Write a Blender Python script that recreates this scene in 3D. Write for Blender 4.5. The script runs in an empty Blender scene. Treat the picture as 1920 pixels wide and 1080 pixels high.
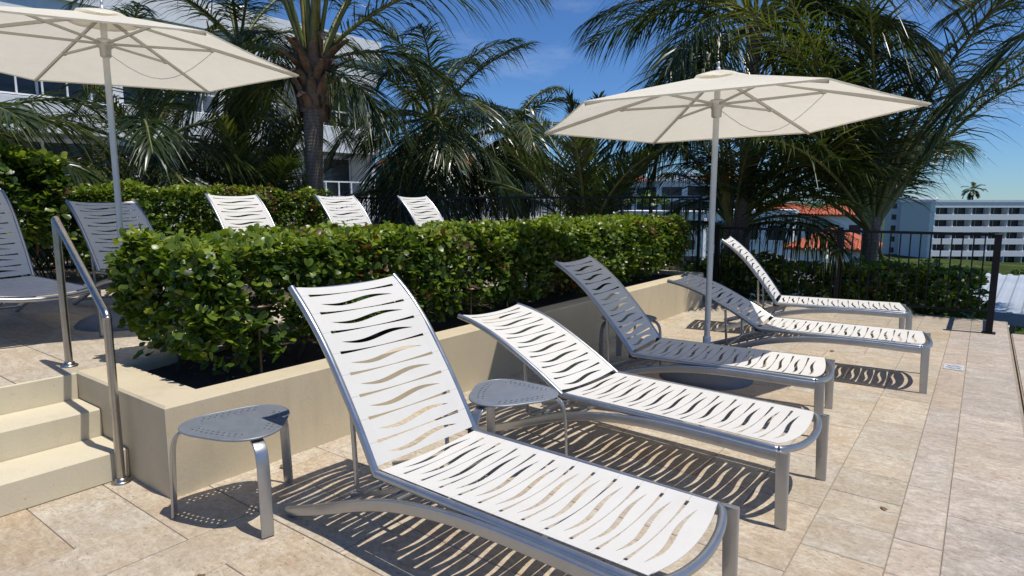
import bpy, math, random
import numpy as np
from mathutils import Vector, Matrix
from mathutils.geometry import delaunay_2d_cdt

scene = bpy.context.scene
COL = scene.collection
R = math.radians
random.seed(7)

# ---------------------------------------------------------------- camera
cam = bpy.data.cameras.new('camera')
cam.sensor_width = 36.0
cam.lens = 22.125
cam.clip_end = 9000
cam_ob = bpy.data.objects.new('camera', cam)
COL.objects.link(cam_ob)
cam_ob.location = (0, 0, 1.5)
cam_ob.rotation_euler = (R(90 - 7.817), 0, R(36.768))
scene.camera = cam_ob

# ---------------------------------------------------------------- sky and sun
SUN = Vector((0.345, 0.05, 1.0)).normalized()          # towards the sun
sun_el = math.asin(SUN.z)
sun_az = math.atan2(SUN.x, SUN.y)                       # from +Y towards +X
world = bpy.data.worlds.new('World')
scene.world = world
world.use_nodes = True
wn, wl = world.node_tree.nodes, world.node_tree.links
wn.clear()
w_out = wn.new('ShaderNodeOutputWorld')
w_bg = wn.new('ShaderNodeBackground')
w_bg.inputs['Strength'].default_value = 0.106
sky = wn.new('ShaderNodeTexSky')
sky.sky_type = 'NISHITA'
sky.sun_disc = False
sky.sun_elevation = sun_el
sky.sun_rotation = sun_az
sky.air_density = 1.0
sky.dust_density = 0.0
sky.ozone_density = 1.6
# thin high cloud, spread over the whole sky
tc = wn.new('ShaderNodeTexCoord')
mp = wn.new('ShaderNodeMapping')
mp.inputs['Scale'].default_value = (1.6, 1.6, 5.0)
wl.new(tc.outputs['Generated'], mp.inputs['Vector'])
cn = wn.new('ShaderNodeTexNoise')
cn.inputs['Scale'].default_value = 2.2
cn.inputs['Detail'].default_value = 7
cn.inputs['Roughness'].default_value = 0.62
wl.new(mp.outputs['Vector'], cn.inputs['Vector'])
cr = wn.new('ShaderNodeMapRange')
cr.inputs['From Min'].default_value = 0.55
cr.inputs['From Max'].default_value = 0.86
cr.inputs['To Max'].default_value = 0.3
wl.new(cn.outputs['Fac'], cr.inputs['Value'])
hs = wn.new('ShaderNodeHueSaturation')
hs.inputs['Saturation'].default_value = 1.0
wt = wn.new('ShaderNodeMixRGB'); wt.blend_type = 'MULTIPLY'; wt.inputs['Fac'].default_value = 1.0
wt.inputs['Color2'].default_value = (0.41, 0.66, 1.03, 1)      # clear tropical blue
wl.new(sky.outputs['Color'], wt.inputs['Color1'])
wl.new(wt.outputs['Color'], hs.inputs['Color'])
mixc = wn.new('ShaderNodeMixRGB')
mixc.inputs['Color2'].default_value = (7.5, 8.3, 9.6, 1)
wl.new(cr.outputs['Result'], mixc.inputs['Fac'])
wl.new(hs.outputs['Color'], mixc.inputs['Color1'])
wl.new(mixc.outputs['Color'], w_bg.inputs['Color'])
wl.new(w_bg.outputs['Background'], w_out.inputs['Surface'])

sl = bpy.data.lights.new('sun', 'SUN')
sl.energy = 4.45
sl.angle = R(0.5)
sl.color = (1.0, 0.955, 0.88)
s_ob = bpy.data.objects.new('sun', sl)
COL.objects.link(s_ob)
s_ob.rotation_euler = SUN.to_track_quat('Z', 'Y').to_euler()
s_ob.location = (20, 3, 60)

vs = scene.view_settings
vs.view_transform = 'Standard'
vs.look = 'None'
vs.gamma = 1.0
vs.exposure = 0.0
vs.use_curve_mapping = False
scene.render.engine = 'CYCLES'
scene.cycles.max_bounces = 8
scene.cycles.transparent_max_bounces = 8

# ---------------------------------------------------------------- helpers
def tag(o, label=None, cat=None, group=None, kind=None):
    if label: o['label'] = label
    if cat: o['category'] = cat
    if group: o['group'] = group
    if kind: o['kind'] = kind
    return o

def empty(name, loc=(0, 0, 0), rz=0.0, label=None, cat=None, group=None):
    o = bpy.data.objects.new(name, None)
    o.empty_display_size = 0.2
    COL.objects.link(o)
    o.location = loc
    o.rotation_euler = (0, 0, rz)
    return tag(o, label, cat, group)

def place(name, me, parent=None, loc=(0, 0, 0), rot=(0, 0, 0), scale=(1, 1, 1)):
    o = bpy.data.objects.new(name, me)
    COL.objects.link(o)
    o.location = loc
    o.rotation_euler = rot
    o.scale = scale
    if parent: o.parent = parent
    return o

def new_mesh(name, verts, faces, mats, smooth=False, mat_idx=None):
    me = bpy.data.meshes.new(name)
    me.from_pydata([tuple(v) for v in verts], [], faces)
    if not isinstance(mats, (list, tuple)): mats = [mats]
    for m in mats: me.materials.append(m)
    if mat_idx is not None: me.polygons.foreach_set('material_index', mat_idx)
    if smooth: me.polygons.foreach_set('use_smooth', [True] * len(me.polygons))
    me.update()
    return me

class MB:
    def __init__(self):
        self.v, self.f, self.s, self.m = [], [], [], []
        self.cm = 0
    def add(self, vs, fs, smooth=False):
        b = len(self.v)
        self.v += [tuple(p) for p in vs]
        for f in fs:
            self.f.append([b + i for i in f]); self.s.append(smooth); self.m.append(self.cm)
    def box(self, x0, x1, y0, y1, z0, z1, bev=0.0):
        if bev <= 0:
            vs = [(x, y, z) for z in (z0, z1) for y in (y0, y1) for x in (x0, x1)]
            self.add(vs, [(0, 2, 3, 1), (4, 5, 7, 6), (0, 1, 5, 4), (2, 6, 7, 3), (0, 4, 6, 2), (1, 3, 7, 5)])
            return
        b = bev
        def ring(x0, x1, y0, y1, z): return [(x0, y0, z), (x1, y0, z), (x1, y1, z), (x0, y1, z)]
        rs = []
        def oct_(i, z):
            return [(x0 + i + b, y0 + i, z), (x1 - i - b, y0 + i, z), (x1 - i, y0 + i + b, z), (x1 - i, y1 - i - b, z),
                    (x1 - i - b, y1 - i, z), (x0 + i + b, y1 - i, z), (x0 + i, y1 - i - b, z), (x0 + i, y0 + i + b, z)]
        lv = oct_(b, z0) + oct_(0, z0 + b) + oct_(0, z1 - b) + oct_(b, z1)
        fs = [tuple(range(7, -1, -1)), tuple(range(24, 32))]
        for k in range(3):
            for i in range(8):
                j = (i + 1) % 8
                fs.append((k * 8 + i, k * 8 + j, k * 8 + 8 + j, k * 8 + 8 + i))
        self.add(lv, fs)
    def sweep(self, path, prof, closed=False, up=(0, 0, 1), cap=True, smooth=True, scales=None):
        """prof: list of (a,b): a along side, b along the frame's up."""
        P = [Vector(p) for p in path]
        n, k = len(P), len(prof)
        vs = []
        up = Vector(up)
        for i in range(n):
            t = (P[(i + 1) % n] - P[i - 1]) if closed else (P[min(i + 1, n - 1)] - P[max(i - 1, 0)])
            t.normalize()
            side = t.cross(up)
            if side.length < 1e-4: side = t.cross(Vector((0, 1, 0)))
            side.normalize()
            u = side.cross(t)
            sc = scales[i] if scales else 1.0
            for a, b in prof: vs.append(P[i] + side * a * sc + u * b * sc)
        fs = []
        for i in range(n if closed else n - 1):
            for j in range(k):
                a, b = i * k + j, i * k + (j + 1) % k
                c, d = ((i + 1) % n) * k + (j + 1) % k, ((i + 1) % n) * k + j
                fs.append((a, b, c, d))
        self.add(vs, fs, smooth)
        if cap and not closed:
            self.add(vs[:k], [tuple(range(k - 1, -1, -1))])
            self.add(vs[-k:], [tuple(range(k))])
    def tube(self, path, r, n=10, closed=False, up=(0, 0, 1), scales=None, cap=True):
        prof = [(r * math.cos(2 * math.pi * i / n), r * math.sin(2 * math.pi * i / n)) for i in range(n)]
        self.sweep(path, prof, closed, up, cap, True, scales)
    def lathe(self, prof, n=24, cx=0, cy=0, smooth=True):
        vs, fs = [], []
        k = len(prof)
        for i in range(n):
            a = 2 * math.pi * i / n
            for r, z in prof: vs.append((cx + r * math.cos(a), cy + r * math.sin(a), z))
        for i in range(n):
            for j in range(k - 1):
                a, b = i * k + j, ((i + 1) % n) * k + j
                fs.append((a, b, b + 1, a + 1))
        self.add(vs, fs, smooth)
    def mesh(self, name, mats):
        me = bpy.data.meshes.new(name)
        me.from_pydata(self.v, [], self.f)
        if not isinstance(mats, (list, tuple)): mats = [mats]
        for m in mats: me.materials.append(m)
        me.polygons.foreach_set('use_smooth', self.s)
        me.polygons.foreach_set('material_index', self.m)
        me.update()
        return me
    def build(self, name, mats, parent=None, loc=(0, 0, 0), rot=(0, 0, 0)):
        return place(name, self.mesh(name, mats), parent, loc, rot)

def rrect(w, h, r, n=3):
    """rounded rectangle profile"""
    pts = []
    for cx, cy, a0 in ((w/2-r, h/2-r, 0), (-w/2+r, h/2-r, 90), (-w/2+r, -h/2+r, 180), (w/2-r, -h/2+r, 270)):
        for i in range(n + 1):
            a = R(a0 + 90 * i / n)
            pts.append((cx + r * math.cos(a), cy + r * math.sin(a)))
    return pts

def spline(pts, n=8):
    """Catmull-Rom through the points"""
    P = [Vector(p) for p in pts]
    out = []
    for i in range(len(P) - 1):
        p0, p1, p2, p3 = P[max(i-1, 0)], P[i], P[i+1], P[min(i+2, len(P)-1)]
        for k in range(n):
            t = k / n
            out.append(0.5 * ((2*p1) + (-p0+p2)*t + (2*p0-5*p1+4*p2-p3)*t*t + (-p0+3*p1-3*p2+p3)*t**3))
    out.append(P[-1])
    return out

def sheet_with_holes(outer, holes, extra, fn, thick, mat, name):
    """2-D outline with holes -> triangulated sheet mapped to 3-D by fn(x, y, side)"""
    co, ed = [], []
    for loop in [outer] + holes:
        b, k = len(co), len(loop)
        co += [Vector(p) for p in loop]
        ed += [(b + i, b + (i + 1) % k) for i in range(k)]
    co += [Vector(p) for p in extra]
    v2, e2, f2, *_ = delaunay_2d_cdt(co, ed, [], 1, 1e-6)
    # keep triangles that lie inside the outline and outside the holes
    def inside(p, L):
        c = False
        j = len(L) - 1
        for i in range(len(L)):
            if (L[i][1] > p[1]) != (L[j][1] > p[1]):
                if p[0] < (L[j][0]-L[i][0]) * (p[1]-L[i][1]) / (L[j][1]-L[i][1]) + L[i][0]: c = not c
            j = i
        return c
    bbs = [(min(q[0] for q in h), max(q[0] for q in h), min(q[1] for q in h), max(q[1] for q in h)) for h in holes]
    keep = []
    for f in f2:
        c = sum((v2[i] for i in f), Vector((0, 0))) / len(f)
        if not inside(c, outer): continue
        bad = False
        for h, bb in zip(holes, bbs):
            if bb[0] <= c[0] <= bb[1] and bb[2] <= c[1] <= bb[3] and inside(c, h): bad = True; break
        if not bad: keep.append(list(f))
    n = len(v2)
    vs = [fn(v[0], v[1], 0.0) for v in v2] + [fn(v[0], v[1], -thick) for v in v2]
    fs = [f for f in keep] + [[i + n for i in reversed(f)] for f in keep]
    cnt = {}
    for f in keep:
        for i in range(len(f)):
            a, b = f[i], f[(i + 1) % len(f)]
            if (b, a) in cnt: del cnt[(b, a)]
            else: cnt[(a, b)] = 1
    for a, b in cnt:
        k = len(vs)
        vs += [vs[b], vs[a], vs[a + n], vs[b + n]]
        fs.append([k, k + 1, k + 2, k + 3])
    sm = [True] * (2 * len(keep)) + [False] * len(cnt)
    me = bpy.data.meshes.new(name)
    me.from_pydata([tuple(v) for v in vs], [], fs)
    me.materials.append(mat)
    me.polygons.foreach_set('use_smooth', sm)
    me.update()
    return me

# ---------------------------------------------------------------- materials
def nt(name):
    m = bpy.data.materials.new(name)
    m.use_nodes = True
    n, l = m.node_tree.nodes, m.node_tree.links
    b = n['Principled BSDF']
    return m, n, l, b

def noise(n, l, vec, scale, detail=4, rough=0.55, dist=0.0):
    t = n.new('ShaderNodeTexNoise')
    t.inputs['Scale'].default_value = scale
    t.inputs['Detail'].default_value = detail
    t.inputs['Roughness'].default_value = rough
    t.inputs['Distortion'].default_value = dist
    if vec is not None: l.new(vec, t.inputs['Vector'])
    return t.outputs['Fac']

def ramp(n, l, fac, stops):
    r = n.new('ShaderNodeValToRGB')
    e = r.color_ramp.elements
    while len(e) < len(stops): e.new(0.5)
    for el, (p, c) in zip(e, stops):
        el.position = p
        el.color = (*c, 1) if len(c) == 3 else c
    l.new(fac, r.inputs['Fac'])
    return r.outputs['Color']

def mix(n, l, fac, a, b, mode='MIX'):
    m = n.new('ShaderNodeMixRGB')
    m.blend_type = mode
    for s, v in (('Fac', fac), ('Color1', a), ('Color2', b)):
        if hasattr(v, 'is_linked'): l.new(v, m.inputs[s])
        elif isinstance(v, (int, float)): m.inputs[s].default_value = v
        else: m.inputs[s].default_value = (*v, 1) if len(v) == 3 else v
    return m.outputs['Color']

def bump(n, l, b, h, strength, dist=0.01):
    k = n.new('ShaderNodeBump')
    k.inputs['Strength'].default_value = strength
    k.inputs['Distance'].default_value = dist
    l.new(h, k.inputs['Height'])
    l.new(k.outputs['Normal'], b.inputs['Normal'])
    return k

def mapping(n, l, src, scale=(1, 1, 1), loc=None):
    m = n.new('ShaderNodeMapping')
    m.inputs['Scale'].default_value = scale
    l.new(src, m.inputs['Vector'])
    if loc is not None: l.new(loc, m.inputs['Location'])
    return m.outputs['Vector']

def coords(n, kind='Object'):
    return n.new('ShaderNodeTexCoord').outputs[kind]

def simple(name, col, rough=0.6, metal=0.0, nscale=0, namt=0.12, bscale=0, bamt=0.2, spec=None):
    m, n, l, b = nt(name)
    b.inputs['Base Color'].default_value = (*col, 1)
    b.inputs['Roughness'].default_value = rough
    b.inputs['Metallic'].default_value = metal
    if spec is not None: b.inputs['Specular IOR Level'].default_value = spec
    c = coords(n)
    if nscale:
        f = noise(n, l, c, nscale, 6, 0.65)
        lo = tuple(x * (1 - namt) for x in col)
        hi = tuple(min(1, x * (1 + namt)) for x in col)
        l.new(ramp(n, l, f, [(0.3, lo), (0.7, hi)]), b.inputs['Base Color'])
        rr = n.new('ShaderNodeMapRange')
        rr.inputs['To Min'].default_value = max(0.05, rough - 0.1)
        rr.inputs['To Max'].default_value = min(1, rough + 0.1)
        l.new(f, rr.inputs['Value'])
        l.new(rr.outputs['Result'], b.inputs['Roughness'])
    if bscale:
        bump(n, l, b, noise(n, l, c, bscale, 5, 0.6), bamt, 0.004)
    return m

def stone(name, dark, mid, light, vein, grey=0.0):
    m, n, l, b = nt(name)
    oi = n.new('ShaderNodeObjectInfo')
    c = coords(n)
    comb = n.new('ShaderNodeCombineXYZ')
    mu = n.new('ShaderNodeMath'); mu.operation = 'MULTIPLY'; mu.inputs[1].default_value = 57.0
    l.new(oi.outputs['Random'], mu.inputs[0])
    for k in range(3): l.new(mu.outputs[0], comb.inputs[k])
    v = mapping(n, l, c, (4.2, 10.0, 9.0), comb.outputs[0])
    v2 = mapping(n, l, c, (1, 1, 1), comb.outputs[0])
    streak = noise(n, l, v, 1.0, 9, 0.7, 2.0)
    col = ramp(n, l, streak, [(0.28, dark), (0.46, mid), (0.62, light), (0.72, mid)])
    blot = noise(n, l, v2, 5.0, 5, 0.6, 0.6)
    col = mix(n, l, ramp(n, l, blot, [(0.42, (0, 0, 0)), (0.66, (0.75, 0.75, 0.75))]), col, vein)
    # fine pale veins
    wv = mapping(n, l, c, (5.0, 15.0, 9.0), comb.outputs[0])
    w = noise(n, l, wv, 1.1, 6, 0.7, 2.2)
    col = mix(n, l, ramp(n, l, w, [(0.56, (0, 0, 0)), (0.62, (0.55, 0.55, 0.55)), (0.67, (0, 0, 0))]), col,
              (0.66, 0.61, 0.52))
    # pits and dirt
    p = noise(n, l, mapping(n, l, c, (38, 80, 60), comb.outputs[0]), 1.0, 4, 0.65)
    gr = noise(n, l, v2, 42.0, 6, 0.75)
    col = mix(n, l, 1.0, col, ramp(n, l, gr, [(0.3, (0.70, 0.685, 0.66)), (0.7, (1.22, 1.22, 1.21))]), 'MULTIPLY')
    pit = ramp(n, l, p, [(0.32, (0.85, 0.85, 0.85)), (0.40, (0, 0, 0))])
    col = mix(n, l, pit, col, (0.19, 0.15, 0.11))
    tone = ramp(n, l, oi.outputs['Random'], [(0.0, (0.90, 0.90, 0.90)), (0.2, (0.99, 0.99, 0.98)), (0.5, (1.05, 1.03, 0.99)), (0.8, (1.05, 1.0, 0.94)), (0.95, (1.0, 0.94, 0.86)), (1.0, (0.96, 0.86, 0.73))])
    col = mix(n, l, 1.0, col, tone, 'MULTIPLY')
    wc = n.new('ShaderNodeNewGeometry')
    big = noise(n, l, wc.outputs['Position'], 0.9, 5, 0.6)
    col = mix(n, l, ramp(n, l, big, [(0.35, (0.4, 0.4, 0.4)), (0.58, (0, 0, 0))]), col, (0.33, 0.27, 0.20))
    l.new(col, b.inputs['Base Color'])
    b.inputs['Roughness'].default_value = 0.62
    b.inputs['Specular IOR Level'].default_value = 0.35
    ad = n.new('ShaderNodeMath'); ad.operation = 'SUBTRACT'
    l.new(streak, ad.inputs[0]); l.new(pit, ad.inputs[1])
    bump(n, l, b, ad.outputs[0], 0.35, 0.003)
    return m

M = {}
M['tile'] = stone('travertine', (0.365, 0.305, 0.24), (0.48, 0.418, 0.335), (0.58, 0.525, 0.435), (0.43, 0.345, 0.24))
M['coping'] = stone('pool_coping_stone', (0.33, 0.275, 0.23), (0.455, 0.385, 0.325), (0.57, 0.515, 0.45), (0.37, 0.325, 0.28))
M['grout'] = simple('grout', (0.30, 0.245, 0.185), 0.9, nscale=9, namt=0.25)

def stucco(name, col):
    m, n, l, b = nt(name)
    g = n.new('ShaderNodeNewGeometry').outputs['Position']
    f = noise(n, l, g, 2.3, 6, 0.62)
    c = ramp(n, l, f, [(0.3, tuple(x * 0.93 for x in col)), (0.7, tuple(min(1, x * 1.05) for x in col))])
    st = noise(n, l, mapping(n, l, g, (5, 5, 0.9)), 1.0, 5, 0.7)
    c = mix(n, l, ramp(n, l, st, [(0.54, (0, 0, 0)), (0.78, (0.35, 0.35, 0.35))]), c, tuple(x * 0.62 for x in col))
    vo = n.new('ShaderNodeTexVoronoi'); vo.feature = 'DISTANCE_TO_EDGE'; vo.inputs['Scale'].default_value = 1.7
    dg = n.new('ShaderNodeMixRGB'); dg.blend_type = 'ADD'; dg.inputs['Fac'].default_value = 0.35
    l.new(g, dg.inputs['Color1']); nn = n.new('ShaderNodeTexNoise'); nn.inputs['Scale'].default_value = 4; nn.inputs['Detail'].default_value = 6
    l.new(g, nn.inputs['Vector']); l.new(nn.outputs['Color'], dg.inputs['Color2']); l.new(dg.outputs['Color'], vo.inputs['Vector'])
    ck = ramp(n, l, vo.outputs['Distance'], [(0.0, (0.6, 0.6, 0.6)), (0.006, (0, 0, 0))])
    ck = mix(n, l, 1.0, ck, ramp(n, l, noise(n, l, g, 1.1, 3), [(0.5, (0, 0, 0)), (0.62, (1, 1, 1))]), 'MULTIPLY')
    c = mix(n, l, ck, c, tuple(x * 0.55 for x in col))
    sc2 = noise(n, l, g, 7.5, 7, 0.75, 1.5)
    c = mix(n, l, ramp(n, l, sc2, [(0.58, (0, 0, 0)), (0.74, (0.4, 0.4, 0.4))]), c, tuple(x * 0.72 for x in col))
    sp = noise(n, l, g, 60, 2, 0.5)
    c = mix(n, l, ramp(n, l, sp, [(0.24, (0.5, 0.5, 0.5)), (0.3, (0, 0, 0))]), c, tuple(x * 0.5 for x in col))
    l.new(c, b.inputs['Base Color'])
    b.inputs['Roughness'].default_value = 0.85
    b.inputs['Specular IOR Level'].default_value = 0.2
    bump(n, l, b, noise(n, l, g, 55, 5, 0.7), 0.35, 0.004)
    return m
M['stucco'] = stucco('cream_stucco', (0.57, 0.485, 0.335))
M['step'] = stucco('pale_step_stucco', (0.62, 0.55, 0.395))
M['plaster'] = stucco('white_plaster', (0.84, 0.84, 0.83))
M['plaster_grey'] = stucco('grey_plaster', (0.58, 0.59, 0.59))
M['alu'] = simple('silver_painted_aluminium', (0.40, 0.415, 0.435), 0.31, 0.82, nscale=14, namt=0.06)
M['alu_dark'] = simple('grey_powder_coat', (0.245, 0.265, 0.295), 0.42, 0.35, nscale=25, namt=0.1, bscale=300, bamt=0.08)
M['steel'] = simple('stainless_steel', (0.40, 0.385, 0.36), 0.3, 1.0, nscale=18, namt=0.1)
M['rib'] = simple('grey_aluminium_rib', (0.50, 0.48, 0.44), 0.45, 0.3, nscale=9, namt=0.06)
M['pole'] = simple('pale_aluminium_pole', (0.60, 0.60, 0.59), 0.4, 0.55, nscale=9, namt=0.06)
M['fence'] = simple('black_iron', (0.008, 0.009, 0.011), 0.5, 0.0, nscale=12, namt=0.3, spec=0.25)
M['bronze'] = simple('bronze', (0.11, 0.075, 0.05), 0.45, 0.7, nscale=20, namt=0.25)
M['soil'] = simple('soil', (0.035, 0.026, 0.02), 0.95, nscale=14, namt=0.5, bscale=30, bamt=0.9)
M['base'] = simple('grey_umbrella_base', (0.14, 0.15, 0.17), 0.5, 0.0, nscale=10, namt=0.15)
M['glass'] = simple('dark_window_glass', (0.03, 0.036, 0.042), 0.12, 0.0, nscale=0.6, namt=0.4)
M['twig'] = simple('twig', (0.075, 0.05, 0.032), 0.9, nscale=25, namt=0.35)
M['hinge'] = simple('black_hinge', (0.03, 0.03, 0.032), 0.5)

def fabric(name, col, trans, weave=900, wrinkle=0.0):
    m, n, l, b = nt(name)
    c = coords(n)
    f = noise(n, l, c, 7, 5, 0.6)
    cc = ramp(n, l, f, [(0.3, tuple(x * 0.955 for x in col)), (0.7, col)])
    g2 = noise(n, l, c, 38, 4, 0.7)
    cc = mix(n, l, ramp(n, l, g2, [(0.6, (0, 0, 0)), (0.85, (0.3, 0.3, 0.3))]), cc, tuple(x * 0.8 for x in col))
    l.new(cc, b.inputs['Base Color'])
    b.inputs['Roughness'].default_value = 0.75
    b.inputs['Specular IOR Level'].default_value = 0.25
    bk = bump(n, l, b, noise(n, l, c, weave, 2, 0.5), 0.12, 0.001)
    if wrinkle:
        k2 = n.new('ShaderNodeBump'); k2.inputs['Strength'].default_value = wrinkle; k2.inputs['Distance'].default_value = 0.05
        l.new(noise(n, l, c, 3.5, 4, 0.6, 1.0), k2.inputs['Height']); l.new(k2.outputs['Normal'], bk.inputs['Normal'])
    stn = noise(n, l, c, 3.1, 6, 0.75, 0.8)
    cc = mix(n, l, ramp(n, l, stn, [(0.52, (0, 0, 0)), (0.75, (0.28, 0.28, 0.28))]), cc, tuple(x * y for x, y in zip(col, (0.84, 0.8, 0.74))))
    l.new(cc, b.inputs['Base Color'])
    t = n.new('ShaderNodeBsdfTranslucent')
    l.new(cc, t.inputs['Color'])
    ms = n.new('ShaderNodeMixShader')
    ms.inputs['Fac'].default_value = trans
    l.new(b.outputs['BSDF'], ms.inputs[1]); l.new(t.outputs['BSDF'], ms.inputs[2])
    l.new(ms.outputs['Shader'], n['Material Output'].inputs['Surface'])
    return m
def add_seams(m):
    n, l = m.node_tree.nodes, m.node_tree.links
    b = n['Principled BSDF']
    src = b.inputs['Base Color'].links[0].from_socket
    sx = n.new('ShaderNodeSeparateXYZ'); l.new(coords(n), sx.inputs[0])
    def mt(op, a, b_=None, c=None):
        k = n.new('ShaderNodeMath'); k.operation = op
        for i, v in enumerate((a, b_, c)):
            if v is None: continue
            if hasattr(v, 'is_linked'): l.new(v, k.inputs[i])
            else: k.inputs[i].default_value = v
        return k.outputs[0]
    def line(pitch, first):
        t = mt('SUBTRACT', sx.outputs['X'], first)
        t = mt('ABSOLUTE', mt('SUBTRACT', mt('FRACT', mt('ADD', mt('DIVIDE', t, pitch), 0.5)), 0.5))
        return mt('LESS_THAN', mt('MULTIPLY', t, pitch), 0.0011)
    pos = mt('GREATER_THAN', sx.outputs['X'], 0.0)
    ln = mt('ADD', mt('MULTIPLY', line(0.102, 0.055 + 0.051), pos), mt('MULTIPLY', line(0.106, -(0.068 + 0.053)), mt('SUBTRACT', 1.0, pos)))
    out = mt('GREATER_THAN', mt('ABSOLUTE', sx.outputs['Y']), 0.249)
    f = mt('MULTIPLY', mt('MULTIPLY', ln, out), 0.6)
    l.new(mix(n, l, f, src, (0.30, 0.29, 0.27)), b.inputs['Base Color'])
M['sling'] = fabric('white_sling_fabric', (0.68, 0.655, 0.60), 0.06)
add_seams(M['sling'])
M['canvas'] = fabric('cream_canvas', (0.95, 0.895, 0.755), 0.41, 500, 0.35)

def leafmat(name, stops, rough=0.36, trans=0.28, attr=True, spec=0.5):
    m, n, l, b = nt(name)
    if attr:
        a = n.new('ShaderNodeAttribute'); a.attribute_name = 'tint'
        fac = a.outputs['Fac']
    else:
        oi = n.new('ShaderNodeObjectInfo')
        g = n.new('ShaderNodeNewGeometry')
        md = n.new('ShaderNodeMath'); md.operation = 'MULTIPLY_ADD'
        l.new(g.outputs['Random Per Island'], md.inputs[0]); md.inputs[1].default_value = 0.35
        ml = n.new('ShaderNodeMath'); ml.operation = 'MULTIPLY'; ml.inputs[1].default_value = 0.65
        l.new(oi.outputs['Random'], ml.inputs[0])
        l.new(ml.outputs[0], md.inputs[2])
        fac = md.outputs[0]
    c = ramp(n, l, fac, stops)
    f = noise(n, l, coords(n), 18, 4, 0.6)
    c = mix(n, l, 1.0, c, ramp(n, l, f, [(0.3, (0.75, 0.75, 0.75)), (0.7, (1.15, 1.15, 1.1))]), 'MULTIPLY')
    l.new(c, b.inputs['Base Color'])
    b.inputs['Roughness'].default_value = rough
    b.inputs['Specular IOR Level'].default_value = spec
    t = n.new('ShaderNodeBsdfTranslucent')
    l.new(mix(n, l, 1.0, c, (1.5, 1.6, 0.6), 'MULTIPLY'), t.inputs['Color'])
    ms = n.new('ShaderNodeMixShader')
    ms.inputs['Fac'].default_value = trans
    l.new(b.outputs['BSDF'], ms.inputs[1]); l.new(t.outputs['BSDF'], ms.inputs[2])
    l.new(ms.outputs['Shader'], n['Material Output'].inputs['Surface'])
    return m
M['leaf'] = leafmat('hedge_leaf', [(0.0, (0.13, 0.038, 0.016)), (0.1, (0.085, 0.055, 0.016)), (0.16, (0.026, 0.058, 0.010)),
                                   (0.5, (0.068, 0.122, 0.015)), (0.78, (0.165, 0.23, 0.026)), (1.0, (0.29, 0.34, 0.048))], 0.33, 0.34, spec=0.4)
M['frond'] = leafmat('palm_leaflet', [(0.0, (0.024, 0.042, 0.012)), (0.45, (0.045, 0.07, 0.018)), (0.78, (0.09, 0.112, 0.03)),
                                      (1.0, (0.22, 0.21, 0.075))], 0.30, 0.3, attr=False, spec=0.6)
M['rachis'] = simple('palm_stem', (0.155, 0.165, 0.045), 0.5, nscale=6, namt=0.4)
M['petiole'] = simple('palm_petiole', (0.21, 0.185, 0.045), 0.45, nscale=5, namt=0.5)

def trunkmat():
    m, n, l, b = nt('palm_bark')
    c = coords(n)
    w = n.new('ShaderNodeTexWave')
    w.bands_direction = 'Z'
    w.inputs['Scale'].default_value = 5.5
    w.inputs['Distortion'].default_value = 3.5
    w.inputs['Detail'].default_value = 4
    w.inputs['Detail Scale'].default_value = 2.0
    l.new(c, w.inputs['Vector'])
    f = noise(n, l, mapping(n, l, c, (14, 14, 3)), 1.0, 6, 0.7)
    col = ramp(n, l, f, [(0.3, (0.12, 0.088, 0.065)), (0.55, (0.21, 0.165, 0.125)), (0.75, (0.31, 0.255, 0.20))])
    col = mix(n, l, ramp(n, l, w.outputs['Fac'], [(0.05, (0.45, 0.45, 0.45)), (0.35, (0, 0, 0))]), col, (0.08, 0.058, 0.042))
    l.new(col, b.inputs['Base Color'])
    b.inputs['Roughness'].default_value = 0.9
    bump(n, l, b, w.outputs['Fac'], 0.3, 0.012)
    return m
M['trunk'] = trunkmat()
M['husk'] = simple('palm_husk', (0.21, 0.13, 0.08), 0.85, nscale=9, namt=0.55, bscale=40, bamt=0.8)
M['roof_orange'] = simple('orange_roof_tile', (0.44, 0.105, 0.045), 0.75, nscale=1.2, namt=0.25)
M['roof_metal'] = simple('pale_metal_roof', (0.46, 0.50, 0.53), 0.5, 0.25, nscale=0.8, namt=0.1)
M['dark_roof'] = simple('weathered_roof', (0.13, 0.13, 0.13), 0.85, nscale=0.5, namt=0.25)

def grassmat():
    m, n, l, b = nt('hillside_grass')
    g = n.new('ShaderNodeNewGeometry').outputs['Position']
    f = noise(n, l, g, 0.11, 8, 0.68)
    c = ramp(n, l, f, [(0.3, (0.03, 0.048, 0.014)), (0.48, (0.06, 0.088, 0.022)), (0.62, (0.10, 0.125, 0.032)), (0.78, (0.16, 0.145, 0.06))])
    f2 = noise(n, l, g, 1.4, 6, 0.7)
    c = mix(n, l, 1.0, c, ramp(n, l, f2, [(0.3, (0.45, 0.45, 0.45)), (0.7, (1.3, 1.3, 1.3))]), 'MULTIPLY')
    l.new(c, b.inputs['Base Color'])
    b.inputs['Roughness'].default_value = 1.0
    b.inputs['Specular IOR Level'].default_value = 0.1
    bump(n, l, b, f2, 1.0, 0.6)
    return m
M['grass'] = grassmat()

# ================================================================= SETTING
DECK = 0.475
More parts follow.
